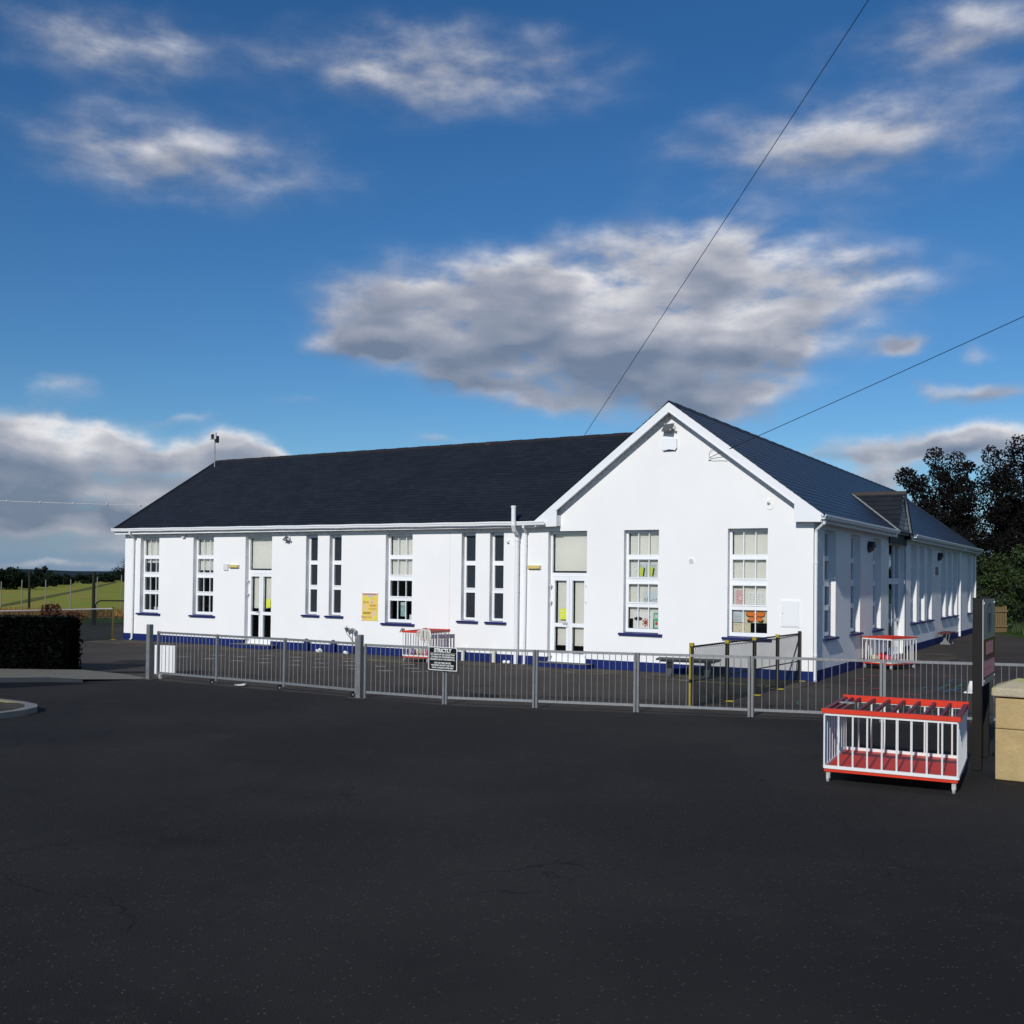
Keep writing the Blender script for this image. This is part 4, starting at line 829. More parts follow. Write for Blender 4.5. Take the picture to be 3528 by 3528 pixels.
# ------------------------------------------------------------------ gate and guard rail
def gpost(x, y, label):
    t = thing('gate_post', label, 'gate post', (x, y, 0), rz=0)
    b = MB(); b.box(-.053, .053, -.053, .053, 0, 1.2); b.build('post', mat('weathered_galvanised_post', (.20, .205, .21), .55, .4, .55, 7, .1, 40, .4), t, world=False, bevel=.006)
    b = MB(); b.box(-.20, .20, -.11, .11, -.004, .008); b.build('base_plate', conc, t, world=False); return t
gpost(-12.20, -8.60, 'galvanised square gate post at the left end of the railings, beside the hedge')
gpost(-6.30, -8.60, 'galvanised square gate post in the middle of the railings, left of the black notice')
def rail_panel(p, q, z0, z1, nb, parent, endbars=True):
    p, q = Vector((*p, 0)), Vector((*q, 0)); b = MB(); up = Vector((0, 0, 1))
    b.bar(p+up*(z1-.022), q+up*(z1-.022), .032, .044); b.bar(p+up*(z0+.022), q+up*(z0+.022), .03, .044)
    for i in range(1, nb+1):
        c = p.lerp(q, i/(nb+1)); b.tube([c+up*(z0+.045), c+up*(z1-.046)], .0062, 6, False)
    return b.build('rail_panel', galv, parent)
gate = thing('sliding_gate', 'long low galvanised gate on castors between the two gate posts', 'gate', (-9.3, -8.5, 0))
gp = [(-12.08, -8.46), (-10.25, -8.47), (-8.35, -8.45), (-6.43, -8.53)]
for i in range(3):
    rail_panel(gp[i], gp[i+1], .115, 1.045, 15, gate)
for i, (x, y) in enumerate(gp):
    b = MB(); w_ = .03 if i in (0, 3) else .042; b.box(x-w_/2-.004, x+w_/2+.004, y-.03, y+.03, .07, 1.05 if i < 3 else 1.12); b.build('upright', galv, gate)
for x, y in ((-11.95, -8.5), (-10.35, -8.52), (-8.45, -8.5), (-6.5, -8.56)):
    b = MB(); b.box(x-.03, x+.03, y-.03, y+.03, .085, .112); b.tube([(x-.015, y, .045), (x+.015, y, .045)], .044, 14); o = b.build('castor', rubber if x < -11 else blackpl, gate)
    b = MB(); b.tube([(x-.022, y, .045), (x+.022, y, .045)], .018, 8); b.build('hub', whitemet, o)
rail = thing('guard_rail', 'galvanised pedestrian railings running from the gate post to the right edge', 'railing', (-1, -7.3, 0))
rp = [(-6.19, -8.60), (-4.45, -8.42), (-2.845, -7.91), (-1.125, -7.364), (.732, -6.782), (2.759, -6.131), (4.22, -5.67), (6.05, -5.09)]
for i in range(len(rp)-1):
    p, q = Vector(rp[i]), Vector(rp[i+1]); d = (q-p).normalized()*.055
    rail_panel(p+d, q-d, .10, 1.035, 15, rail)
    for c in (p+d*.5, q-d*.5):
        b = MB(); b.bar((c.x, c.y, 0), (c.x, c.y, 1.035), .04, .04, (0, 1, 0)); b.build('upright', galv, rail)
# black notice on the railings
t = thing('notice_sign', 'black notice with white capital lettering and white border fixed to the railings', 'sign', (-4.455, -8.50, .83))
b = MB(); pr = [(-.315, .205), (-.29, .213), (.285, .213), (.315, .19), (.315, -.205), (.30, -.213), (-.30, -.213), (-.315, -.2)]
b.prism(pr, fA, 0, .006); b.build('border', paperw, t, world=False)
b = MB(); b.prism([(x*.955, z*.94) for x, z in pr], fA, -.002, -.0003); b.build('face', mat('black_sign_face', (.006, .006, .006), .35), t, world=False)
def tl(s_, z, size, bold, sx=1.0): text_obj('lettering', s_, size, paperw, t, (0, -.0034, z), (R(90), 0, 0), bold=bold, sx=sx)
tl('STRICTLY', .147, .092, .0040, .95)
for i, (s_, z) in enumerate((('NO DROP-OFF OR COLLECTION', .073), ('OF PUPILS ON THE PEDESTRIAN', .029), ('CROSSING OR IN THE DRIVEWAY.', -.015), ('USE CAR PARK SPACES', -.078), ('PROVIDED OR EXIT CAR PARK', -.122), ('UNTIL A SPACE IS AVAILABLE', -.166))): tl(s_, z, .040, .0012, .90)
b = MB(); b.box(-.28, .28, -.0034, -.0022, .103, .106); b.build('rule', paperw, t, world=False)

# ------------------------------------------------------------------ ball cages
def cage(label, loc, rz, w_, d_, h, nx, ny, slat_lid=False):
    t = thing('ball_cage', label, 'ball cage', loc, 'red and white wheeled ball cages', rz)
    zb = .13; b = MB(); b.box(0, w_, 0, d_, zb, zb+.035); b.build('base', red, t, world=False)
    b = MB()
    for z, hh in ((zb+.055, .036), (h-.055, .034)):
        b.bar((0, .0, z), (w_, .0, z), .03, hh); b.bar((0, d_, z), (w_, d_, z), .03, hh); b.bar((0, .016, z), (0, d_-.016, z), .03, hh); b.bar((w_, .016, z), (w_, d_-.016, z), .03, hh)
    b.build('frame', whitemet, t, world=False)
    b = MB()
    for i in range(nx+1):
        x = w_*i/nx
        for y in (0, d_): b.tube([(x, y, zb+.07), (x, y, h-.07)], .011, 6, False)
    for i in range(1, ny):
        y = d_*i/ny
        for x in (0, w_): b.tube([(x, y, zb+.07), (x, y, h-.07)], .011, 6, False)
    b.build('bars', whitemet, t, world=False)
    if not slat_lid:
        b = MB(); b.box(-.02, w_+.02, -.02, d_+.02, h-.036, h-.006)
        for i in range(4): b.box(-.0, w_, .05+i*(d_-.1)/3-.02, .05+i*(d_-.1)/3+.02, h-.005, h)
        b.build('lid', red, t, world=False)
    else:
        b = MB(); z = h-.02
        b.bar((-.03, 0, z), (w_+.03, 0, z), .06, .05); b.bar((-.03, d_, z), (w_+.03, d_, z), .06, .075); 
        for x in (-.012, w_+.012): b.bar((x, .0, z-.012), (x, d_, z-.012), .02, .03)
        b.build('lid', red, t, world=False)
        for x, ww in [(0, .055), (w_, .055), (.09, .03)] + [(w_*i/8, .034 if w_ > 1 else .05) for i in range(1, 8)]:
            b = MB(); b.bar((x, .03, z), (x, d_-.03, z), ww, .034); b.build('lid_bar', dred if w_ > 1 else mat('weathered_red_metal', (.36, .018, .022), .5), t, world=False)
        if w_ > 1: b = MB(); b.box(.06, .24, d_*.42, d_*.48, h+.004, h+.02); b.tube([(.14, d_*.45, h), (.14, d_*.45, h+.05)], .015, 8); b.build('latch', chrome, t, world=False)
    for x in (.04, w_-.04):
        for y in (.04, d_-.04):
            b = MB(); b.tube([(x-.014, y, .055), (x+.014, y, .055)], .055, 16); b.box(x-.022, x+.022, y-.012, y+.012, .05, .129); o = b.build('castor', rubber, t, world=False)
    return t
def ball(c, r_, m, label): MB().sphere(c, r_, 16, 10).build('ball', m, None, label, 'ball', 'balls inside the cages', smooth=True)
cage('red lidded white ball cage by the front wall with a mop on it', (-10.62, -1.5, 0), R(6), .80, 1.12, .85, 7, 8, True)
cage('red lidded white ball cage standing near the side entrance', (.07, 4.80, 0), R(-21.5), .88, 1.15, .85, 7, 8)
c3 = cage('large open-topped red framed cage in the near right, in front of the railings', (3.24, -11.85, 0), R(4), 1.42, 1.5, .85, 9, 9, True)
pinkm = flat('pink ball', (.50, .12, .16), .5); lil = flat('lilac ball', (.26, .22, .36), .5); cremb = flat('cream ball', (.48, .45, .30), .5); redb = flat('red ball', (.5, .03, .04), .5); greyb = flat('grey ball', (.32, .31, .34), .5)
for c, r_, m_, l in (((-10.45, -1.30, .27), .10, lil, 'lilac ball at the left of the cage by the front wall'), ((-10.15, -1.1, .30), .13, greyb, 'large grey ball in the cage by the front wall'), ((-9.98, -1.2, .26), .09, pinkm, 'pink ball in the middle of the cage by the front wall'), ((-10.28, -.85, .27), .10, redb, 'red ball at the back of the cage by the front wall'), ((-10.35, -1.15, .26), .09, cremb, 'cream ball in the cage by the front wall'),
                     ((.35, 5.0, .27), .10, cremb, 'cream ball at the front of the cage by the side entrance'), ((.45, 5.3, .28), .11, redb, 'red ball behind the cream one in the cage by the side entrance'), ((.68, 5.0, .27), .10, pinkm, 'pink ball in the cage by the side entrance'), ((.85, 5.25, .28), .11, greyb, 'grey ball at the right of the cage by the side entrance')):
    ball(c, r_, m_, l)
# white slips tied inside the far cage: row of plastic chain lengths
# mop over the cage by the wall
t = thing('mop', 'grey string mop head draped over the corner of the caged trolley lid', 'mop', (-9.93, -1.42, .85))
b = MB(); mr = random.Random(5)
for i in range(70):
    a = mr.uniform(-math.pi, .4*math.pi); rr = mr.uniform(.04, .13); L = mr.uniform(.12, .26)
    x0, y0 = rr*.6*math.cos(a)*1.6, rr*.6*math.sin(a); x1, y1 = x0*2.1+mr.uniform(-.02, .02), min(-.05, y0*1.8)-.03
    b.tube([(x0*.3, y0*.3+.03, .045), (x0, y0, .05), (x1*.9, y1, .0), (x1, y1, -L)], .008, 5)
b.build('strings', mat('mop_cotton', (.66, .64, .58), .95, .1, .3, 20), t, world=False)
b = MB(); b.tube([(0, 0, .03), (0, .02, .09)], .03, 8); b.build('socket', wood_m, t, world=False)
t = thing('hand_pump', 'small black and grey fitting on the left corner of the caged trolley', 'fitting', (-10.66, -1.5, .86))
b = MB(); b.tube([(-.06, 0, -.06), (-.03, 0, .0), (.05, 0, .02)], .016, 8); b.box(-.0, .08, -.03, .03, -.0, .05); b.build('body', chrome, t, world=False)

# ------------------------------------------------------------------ net barriers
def barrier(name, label, pts, postm, railm, h, midrail, footm):
    t = thing(name, label, 'net barrier', (*pts[0], 0)); P = [Vector((*p, 0)) for p in pts]; up = Vector((0, 0, 1))
    for i, p in enumerate(P):
        b = MB(); d = (P[-1]-P[0]).normalized(); b.bar(p+up*.0, p+up*h, .066 if midrail else .035, .05, d); b.build('post', postm, t)
        if i == 0 and midrail: b = MB(); b.box(p.x-.036, p.x-.004, p.y-.036, p.y-.026, 0, h-.07); b.build('yellow_face', yellow, t)
        b = MB(); b.bar(p+up*(h-.05), p+up*(h+.010), .079 if midrail else .04, .058, d)
        if i < len(P)-1 or not midrail: b.build('cap', yellow if midrail else postm, t)
        b = MB(); x = p+Vector((.10, -.03, .012)); b.box(p.x-.12, p.x+.14, p.y-.05, p.y+.05, 0, .02); b.build('foot', footm, t)
    b = MB(); b.tube([P[0]+up*(h-.06), P[-1]+up*(h-.06)], .018, 8); b.build('top_rail', railm, t)
    if midrail: b = MB(); b.tube([P[0]+up*.47, P[-1]+up*.47], .013, 8); b.build('mid_rail', railm, t)
    b = MB(); zt = h-.11; seg = 14
    for i in range(len(P)-1):
        p, q = P[i], P[i+1]; dv = q-p; o_ = Vector((dv.y, -dv.x, 0)).normalized()
        for j in range(seg):
            f0, f1 = j/seg, (j+1)/seg; s0 = .02*math.sin(math.pi*f0); s1_ = .02*math.sin(math.pi*f1)
            for z0, z1, k0, k1 in ((.03, .4, 0, 1), (.4, .8, 1, 1), (.8, zt, 1, 0)):
                b.quad(p+dv*f0+up*z0+o_*s0*k0, p+dv*f1+up*z0+o_*s1_*k0, p+dv*f1+up*z1+o_*s1_*k1, p+dv*f0+up*z1+o_*s0*k1)
    b.build('netting', net_m, t)
    b = MB()
    for i in range(len(P)-1):
        p, q = P[i], P[i+1]; n = 20
        for j in range(n):
            a, c = p.lerp(q, j/n), p.lerp(q, (j+.5)/n); e = p.lerp(q, (j+1)/n)
            b.tube([a+up*(zt+.0), c+up*(h-.055)], .006, 4, False); b.tube([c+up*(h-.055), e+up*zt], .006, 4, False)
    for i in range(len(P)-1): b.tube([P[i]+up*.03, P[i+1]+up*.03], .012, 6)
    b.build('lacing', wire_m, t)
    return t
barrier('net_barrier', 'low barrier of dark netting with yellow topped black posts, running from the gable corner', [(-.58, -6.15), (-.36, -4.85), (-.25, -3.52), (-.20, -2.10), (-.29, -.06)], mat('olive_black_steel', (.022, .021, .014), .6, .4, .3, 8), blackmet, 1.16, True, yellow)
barrier('net_barrier', 'net barrier with a white top rail at the far left corner of the building', [(-23.95, -.40), (-23.98, -2.8), (-24.05, -5.2), (-24.1, -7.6)], mat('dull_yellow_post', (.13, .10, .025), .6, .3, .3, 9), whitemet, 1.14, False, yellow)

# ------------------------------------------------------------------ benches
t = thing('bench', 'dark grey backless bench against the gable wall behind the net barrier', 'bench', (-3.42, -1.12, 0), rz=R(11))
b = MB()
for i in range(4): b.box(0, 1.48, .02+i*.125, .12+i*.125, .395, .44)
b.box(.1, 1.38, .05, .47, .36, .394); b.build('seat', greyben, t, world=False, bevel=.006)
for x in (.24, 1.14):
    b = MB(); pr = [(.06, 0), (.44, 0), (.40, .06), (.33, .2), (.42, .36), (.08, .36), (.17, .2), (.10, .06)]
    b.prism(pr, lambda a, c, d: (d, a, c), x, x+.12); b.build('leg', greyben, t, world=False)
b = MB(); b.box(1.258, 1.264, .2, .28, .17, .21); b.build('badge', paperw, t, world=False)
t = thing('bench', 'bench with maroon slats and grey legs beside the far side wall', 'bench', (.10, 17.2, 0))
b = MB()
for i in range(3): b.box(i*.15, .12+i*.15, 0, 1.45, .40, .45)
b.build('seat', maroon, t, world=False, bevel=.006)
for y in (.3, 1.1):
    b = MB(); pr = [(.03, 0), (.40, 0), (.38, .05), (.29, .12), (.25, .22), (.36, .38), (.07, .38), (.18, .22), (.14, .12), (.05, .05)]
    b.prism(pr, lambda a, c, d: (a, d, c), y, y+.09); b.build('leg', mat('grey_cast_leg', (.16, .17, .17), .7), t, world=False)

# ------------------------------------------------------------------ odds and ends
t = thing('ribbed_panel', 'white ribbed panel standing on the yard just behind the left end of the gate', 'panel', (-13.08, -7.72, 0), rz=R(11))  # a single upright board, not a box
b = MB(); b.box(0, .56, 0, .05, .0, .665)
for i in range(5): b.box(.02+i*.108, .10+i*.108, -.008, -.0005, .02, .65)
b.build('board', mat('white_panel', (.74, .74, .73), .6), t, world=False)
b = MB(); b.quad((-9.85, -8.35, .012), (-9.55, -8.2, .02), (-9.45, -8.32, .05), (-9.75, -8.46, .008)); b.quad((-9.72, -8.42, .01), (-9.55, -8.3, .06), (-9.5, -8.42, .02), (-9.62, -8.5, .008))
b.build('litter', paperw, None, 'crumpled white paper lying under the sliding gate', 'litter')
t = thing('marker_cone', 'small dirty white marker cone on the yard just left of the black sign post', 'cone', (3.40, -.25, 0))
b = MB(); b.tube([(0, 0, .02), (0, 0, .25)], [.11, .045], 14); b.build('cone', paperw, t, world=False, smooth=True); b = MB(); b.box(-.14, .14, -.14, .14, 0, .02); b.build('cone_base', paperw, t, world=False)

# sign panel on two black posts
t = thing('entrance_sign', 'glossy entrance sign with a crest above a maroon band on two black posts', 'sign', (4.64, -9.4, 0))
for y, x in ((-9.93, 4.64), (-8.82, 4.60)):
    b = MB(); b.box(x-.055, x+.055, y-.05, y+.05, 0, 2.14); b.build('post', blackmet, t, bevel=.004)
xp = 4.70
b = MB(); b.box(xp, xp+.012, -9.99, -8.74, 1.05, 2.12); b.build('panel', mat('silver_sign_panel', (.34, .34, .36), .18, .6), t)
b = MB(); b.box(xp+.0125, xp+.014, -9.985, -8.745, 1.12, 1.62); b.build('lower_band', mat('maroon_sign_band', (.11, .010, .014), .15, .6), t)
b = MB(); b.box(xp+.0125, xp+.014, -9.985, -8.745, 1.055, 1.115); b.build('footer', mat('grey_footer', (.26, .25, .22), .3), t)
b = MB(); cy, cz = -9.36, 1.88
for k_ in range(20):
    a0, a1 = 2*math.pi*k_/20, 2*math.pi*(k_+1)/20
    for r0_, r1_ in ((.17, .19),): b.quad(*[(xp+.0145, cy+rr*math.sin(a)*1.15, cz+rr*math.cos(a)) for rr, a in ((r0_, a0), (r1_, a0), (r1_, a1), (r0_, a1))])
b.add([(xp+.0146, cy+y, cz+z) for y, z in ((-.10, .06), (.10, .06), (.09, -.06), (0, -.15), (-.09, -.06))], [(0, 1, 2, 3, 4)])
b.build('crest', flat('navy crest', (.04, .04, .08)), t)
b = MB(); sr = random.Random(2)
for row, (z0, z1, n, ww) in enumerate(((1.42, 1.58, 9, .07), (1.15, 1.34, 13, .065))):
    for i in range(n):
        y = -9.36 + (i-(n-1)/2)*(.78 if row == 0 else 1.12)/n; b.box(xp+.0145, xp+.0155, y-ww/3, y-ww/6, z0, z1)
        b.box(xp+.0145, xp+.0155, y+ww/6, y+ww/3, z0, z1)
        if sr.random() < .6: b.box(xp+.0146, xp+.0156, y-ww/6, y+ww/6, (z0+z1)/2-.012, (z0+z1)/2+.012)
        if sr.random() < .5: b.box(xp+.0146, xp+.0156, y-ww/6, y+ww/6, z1-.02, z1)
b.build('lettering', flat('pale lettering', (.26, .15, .19)), t)
b = MB()
for y in (-9.93, -8.80):
    for z in (2.07, 1.10): b.tube([(xp+.012, y, z), (xp+.02, y, z)], .014, 8)
b.build('fixing', greybox, t)
# stone pillar
t = thing('gate_pillar', 'yellow sandstone pillar with a mossy pyramid capstone at the right edge', 'pillar', (5.15, -10.25, 0), rz=R(0))
b = MB(); b.box(-.25, .25, -.25, .25, 0, .60)
b.box(-.249, .249, -.249, .249, .606, .965); b.build('shaft', sandst, t, world=False, bevel=.012)
b = MB(); a_, z0 = .29, .985
b.add([(-a_, -a_, z0), (a_, -a_, z0), (a_, a_, z0), (-a_, a_, z0), (-a_, -a_, z0+.10), (a_, -a_, z0+.10), (a_, a_, z0+.10), (-a_, a_, z0+.10), (-.03, -.03, z0+.205), (.03, -.03, z0+.205), (.03, .03, z0+.205), (-.03, .03, z0+.205)],
      [(0,3,2,1),(0,1,5,4),(1,2,6,5),(2,3,7,6),(3,0,4,7),(4,5,9,8),(5,6,10,9),(6,7,11,10),(7,4,8,11),(8,9,10,11)])
b.build('cap', capst, t, world=False, bevel=.018)
b = MB(); b.box(-.235, .235, -.235, .235, .955, .99); b.build('mortar_bed', mat('red_brown_bed', (.12, .05, .03), .9), t, world=False)

# chalk on the tarmac
def chalk(name, label, segs, m, wdt=.035, z=.002):
    b = MB(); cr_ = random.Random(len(segs))
    for a, c in segs:
        a, c = Vector(a), Vector(c); d = (c-a); n = Vector((-d.y, d.x)).normalized()
        k_ = 5
        for i in range(k_):
            if cr_.random() < .12: continue
            p, q = a+d*(i/k_), a+d*((i+.97)/k_); w0, w1 = wdt*cr_.uniform(.4, 1), wdt*cr_.uniform(.4, 1); j = n*cr_.uniform(-.012, .012); p = p+j
            b.quad((*(p-n*w0/2), z), (*(q-n*w1/2), z), (*(q+n*w1/2), z), (*(p+n*w0/2), z))
    return b.build(name, m, None, label, 'chalk drawing')
cw = mat('white_chalk', (.50, .50, .50), .95, .1, .4, 12); cpk = mat('pink_chalk', (.36, .10, .13), .95, .1, .4, 12); cbl = mat('blue_chalk', (.08, .20, .34), .95, .1, .4, 12); cgr = mat('green_chalk', (.04, .24, .17), .95, .1, .4, 12); cor = mat('orange_chalk', (.20, .10, .04), .95, .1, .4, 12)
cen = [(-12.98,-2.1),(-12.05,-3.15),(-11.22,-4.1),(-13.93,-2.06),(-13.1,-2.95),(-12.16,-3.98),(-11.85,-2.25),(-11.08,-3.2),(-10.32,-3.96),(-10.27,-2.92),(-9.39,-3.83),(-9.28,-2.87),(-10.06,-2.03),
       (-16.33,-3.95),(-16.12,-2.96),(-15.34,-3.96),(-15.15,-2.98),(-14.29,-3.96),(-15.0,-2.1),(-14.16,-3.08),(-13.27,-3.98),(-8.6,-3.5),(-8.9,-2.2)]
segs = []
for x, y in cen:
    segs += [((x-.17, y-.12), (x+.17, y+.12)), ((x-.16, y-.03), (x+.02, y+.10))]
    if (int(x*7) % 3): segs += [((x-.02, y-.12), (x+.18, y+.02))]
chalk('chalk_number_grid', 'faint white chalk marks in rows on the yard behind the gate', segs, cw, .055)
pk = [(.71,1.46),(.93,.33),(.8,2.47),(1.52,-.62),(1.55,3.12),(2.4,3.6),(2.39,-1.45),(3.08,-2.12)]
segs = []
for x, y in pk: segs += [((x-.17, y-.10), (x+.17, y+.10)), ((x-.14, y+.02), (x+.12, y+.16)), ((x-.1, y-.13), (x+.19, y+.02)), ((x-.02, y-.1), (x+.02, y+.14))]
chalk('chalk_flowers', 'scattered pink chalk scribbles on the yard right of the gable corner', segs, cpk, .05)
chalk('chalk_hopscotch', 'blue chalk hopscotch ladder on the yard left of the black sign post', [((2.36, 0), (2.40, .5)), ((2.40, .5), (3.35, .5)), ((2.36, 0), (3.4, -.15)), ((2.7, -.03), (2.72, .5)), ((3.0, -.1), (3.02, .5)), ((2.59, 2.17), (2.63, 2.7)), ((2.63, 2.7), (3.3, 2.85)), ((2.59, 2.17), (3.3, 2.2)), ((2.9, -.45), (2.94, .3)), ((3.3, 2.2), (3.3, 2.85))], cbl, .05)
chalk('chalk_ladder', 'green chalk line joining the blue hopscotch on the yard', [((2.67, .4), (2.72, 1.42)), ((2.72, 1.42), (3.3, 1.6)), ((2.95, .5), (2.98, 1.5))], cgr, .05)
chalk('chalk_ring', 'thin green chalk ring on the yard in front of the net barrier', [((1.55+.75*math.cos(a), -4.1+.75*math.sin(a)), (1.55+.75*math.cos(a+.31), -4.1+.75*math.sin(a+.31))) for a in [i*.314 for i in range(20)]], cgr, .035)
chalk('chalk_dash', 'short orange chalk dash on the yard right of the net barrier', [((.35, -3.1), (.7, -2.95))], cor, .05)
chalk('chalk_dash', 'short blue chalk dash on the yard near the open-topped cage', [((2.42, -2.2), (2.62, -2.05))], cbl, .05)

# ------------------------------------------------------------------ vegetation
def leaves(b, c, rad, n, size, rng, sc=(1, 1, 1), shell=.45):
    for _ in range(n):
        while True:
            v = Vector((rng.uniform(-1, 1), rng.uniform(-1, 1), rng.uniform(-1, 1)))
            if shell < v.length < 1 or (v.length < 1 and rng.random() < .25): break
        p = Vector(c) + Vector((v.x*rad*sc[0], v.y*rad*sc[1], v.z*rad*sc[2])); s_ = size*rng.uniform(.6, 1.3)
        u = Vector((rng.gauss(0, 1), rng.gauss(0, 1), rng.gauss(0, 1))).normalized(); q = u.cross(Vector((rng.gauss(0, 1), rng.gauss(0, 1), rng.gauss(0, 1)))).normalized()
        b.v += [tuple(p-u*s_*.6), tuple(p+q*s_*.32), tuple(p+u*s_*.6), tuple(p-q*s_*.32)]; k_ = len(b.v); b.f.append((k_-4, k_-3, k_-2, k_-1))
def tree(name, label, base, tips, trunk_r, leafm, clump, nleaf, size, seed, group=None, cat='tree', nsub=4, fork=.32):
    rng = random.Random(seed); base = Vector(base); t = thing(name, label, cat, base, group)
    top = sum((Vector(p) for p in tips), Vector())/len(tips); b = MB(); cr = MB()
    f = base.lerp(Vector((base.x*.6+top.x*.4, base.y*.6+top.y*.4, top.z)), fork); b.tube([base, base.lerp(f, .5)+Vector((rng.uniform(-.1, .1), 0, 0)), f], [trunk_r*1.25, trunk_r, trunk_r*.8], 10)
    for tip in tips:
        tip = Vector(tip); mid = f.lerp(tip, .5)+Vector((rng.uniform(-.3, .3), rng.uniform(-.3, .3), rng.uniform(.0, .4)))
        b.tube([f, mid, tip], [trunk_r*.45, trunk_r*.22, trunk_r*.06], 6)
        leaves(cr, tip, clump, nleaf, size, rng)
        for k_ in range(nsub):
            q = f.lerp(tip, rng.uniform(.45, .97)) + Vector((rng.gauss(0, 1), rng.gauss(0, 1), rng.gauss(0, .8)))*clump*1.0
            b.tube([f.lerp(tip, .5), q], [trunk_r*.12, .012], 4); leaves(cr, q, clump*rng.uniform(.55, .95), int(nleaf*.7), size, rng)
    b.build('trunk', bark, t); cr.build('crown', leafm, t); return t
# copper-leaved trees behind the far end of the side wing (heights up to about ten metres)
T1 = [(-3.16, 37.8, 9.3), (-2.9, 37.5, 8.3), (-2.15, 38.4, 9.1), (-4.6, 37.0, 8.2), (-3.9, 37.3, 7.5), (-1.9, 38.6, 7.7), (-1.3, 39.0, 6.8), (-2.6, 38.3, 6.9), (-3.4, 37.3, 6.1), (-1.3, 38.8, 5.4), (-4.9, 36.9, 6.6), (-.9, 39.2, 4.6), (-2.5, 38.8, 5.2), (-1.0, 39.0, 3.4), (-2.2, 38, 3.6)]
tree('copper_beech', 'dark copper leaved tree behind the far roof slope, left of the taller one', (-2.2, 38.4, 0), T1, .22, leaf_dark, .62, 380, .14, 11, None, 'tree', 7)
T2 = [(.2, 39.8, 9.2), (-.6, 39.3, 8.4), (.95, 40.2, 9.5), (1.6, 40.6, 9.9), (2.4, 41, 9.6), (3.2, 41, 9), (.1, 39.6, 7.9), (.9, 40.2, 8.1), (1.8, 40.6, 8.2), (-.1, 39.6, 6.7), (.7, 40, 6.6), (1.6, 40.5, 6.8), (2.8, 41, 7), (.3, 39.9, 5.4), (1.2, 40.3, 5.2), (-.4, 39.5, 5.0), (2.2, 40.9, 5.4), (.1, 39.8, 4.0), (1.6, 40.4, 3.9), (.8, 40.1, 3.0), (2.6, 40.8, 3.8), (-.5, 39.4, 3.3), (4, 41.5, 7.5), (4, 41.5, 5)]
tree('copper_beech', 'tall dark copper leaved tree standing behind the pale wooden fence', (1.25, 40.4, 0), T2, .30, leaf_dark, .70, 400, .14, 12, None, 'tree', 7)
for k_, (x, y, rz_, lab) in enumerate(((7.5, 43, 1.3, 'copper leaved tree just beyond the right edge of view'), (13.5, 40, 2.6, 'second copper leaved tree beyond the right edge of view'), (20, 34, 4.1, 'third copper leaved tree beyond the right edge of view'), (25, 25, 5.0, 'fourth copper leaved tree beyond the right edge of view'))):
    src = [o for o in bpy.data.objects if o.get('label', '').startswith('tall dark copper')][0]
    c = copy_tree(src); c.location = (x, y, 0); c.rotation_euler = (0, 0, rz_); c['label'] = lab
tree('garden_shrub', 'lighter green leafy shrub below the dark trees beyond the side wing', (-.2, 34.5, 0), [(-.9, 34.2, 2.2), (-.2, 34.5, 2.9), (.5, 34.8, 2.5), (-.6, 34.4, 3.6), (.4, 34.9, 3.4), (1.1, 35.1, 2.1), (0, 34.6, 1.5), (1.7, 35.4, 1.6), (2.2, 36, 2.6), (1.2, 36, 3.4)], .08, leaf_green, .55, 260, .12, 13, None, 'shrub', 3, .1)
tree('garden_shrub', 'low dark shrub behind the wooden fence', (1.9, 35.6, 0), [(1.2, 35.0, 1.2), (2.0, 35.5, 1.6), (2.8, 36, 1.5), (3.6, 36, 1.3), (2.4, 35.5, .8)], .06, leaf_mid, .6, 260, .12, 14, None, 'shrub', 3, .1)
# wooden paling fence
t = thing('wooden_fence', 'pale brown slatted wooden fence at the far right end of the yard', 'fence', (.72, 29.2, 0))
b = MB(); p0, p1 = Vector((.55, 28.9, 0)), Vector((1.24, 30.05, 0)); n = 8
for i in range(n):
    c = p0.lerp(p1, (i+.5)/n); h = 1.20+random.uniform(-.05, .05); d = (p1-p0)/n*.33
    b.bar(c-d+Vector((0, 0, h/2)), c+d+Vector((0, 0, h/2)), .02, h)
b.build('pales', wood_m, t); b = MB(); 
for z in (.28, 1.0): b.bar(p0+Vector((.04, 0, z)), p1+Vector((.04, 0, z)), .04, .08)
b.build('rails', wood_m, t)
# clumps of tall grass on the right verge
b = MB(); gr = random.Random(21)
for _ in range(5000):
    u_ = gr.random(); x = 1.4+gr.random()*6; y = 30.5 - (x-1.4)*1.6 + gr.uniform(-1.5, 7)
    if y < 29.2-(x-1.4)*2.4: continue
    h = gr.uniform(.15, .5); a = gr.uniform(0, 6.28); dx, dy = math.cos(a)*.03, math.sin(a)*.03; lx, ly = gr.uniform(-.12, .12), gr.uniform(-.12, .12)
    b.add([(x-dx, y-dy, 0), (x+dx, y+dy, 0), (x+lx, y+ly, h)], [(0, 1, 2)])
b.build('tall_grass', leaf_green, None, 'rough green grass along the far right edge of the yard', 'grass', kind='stuff')
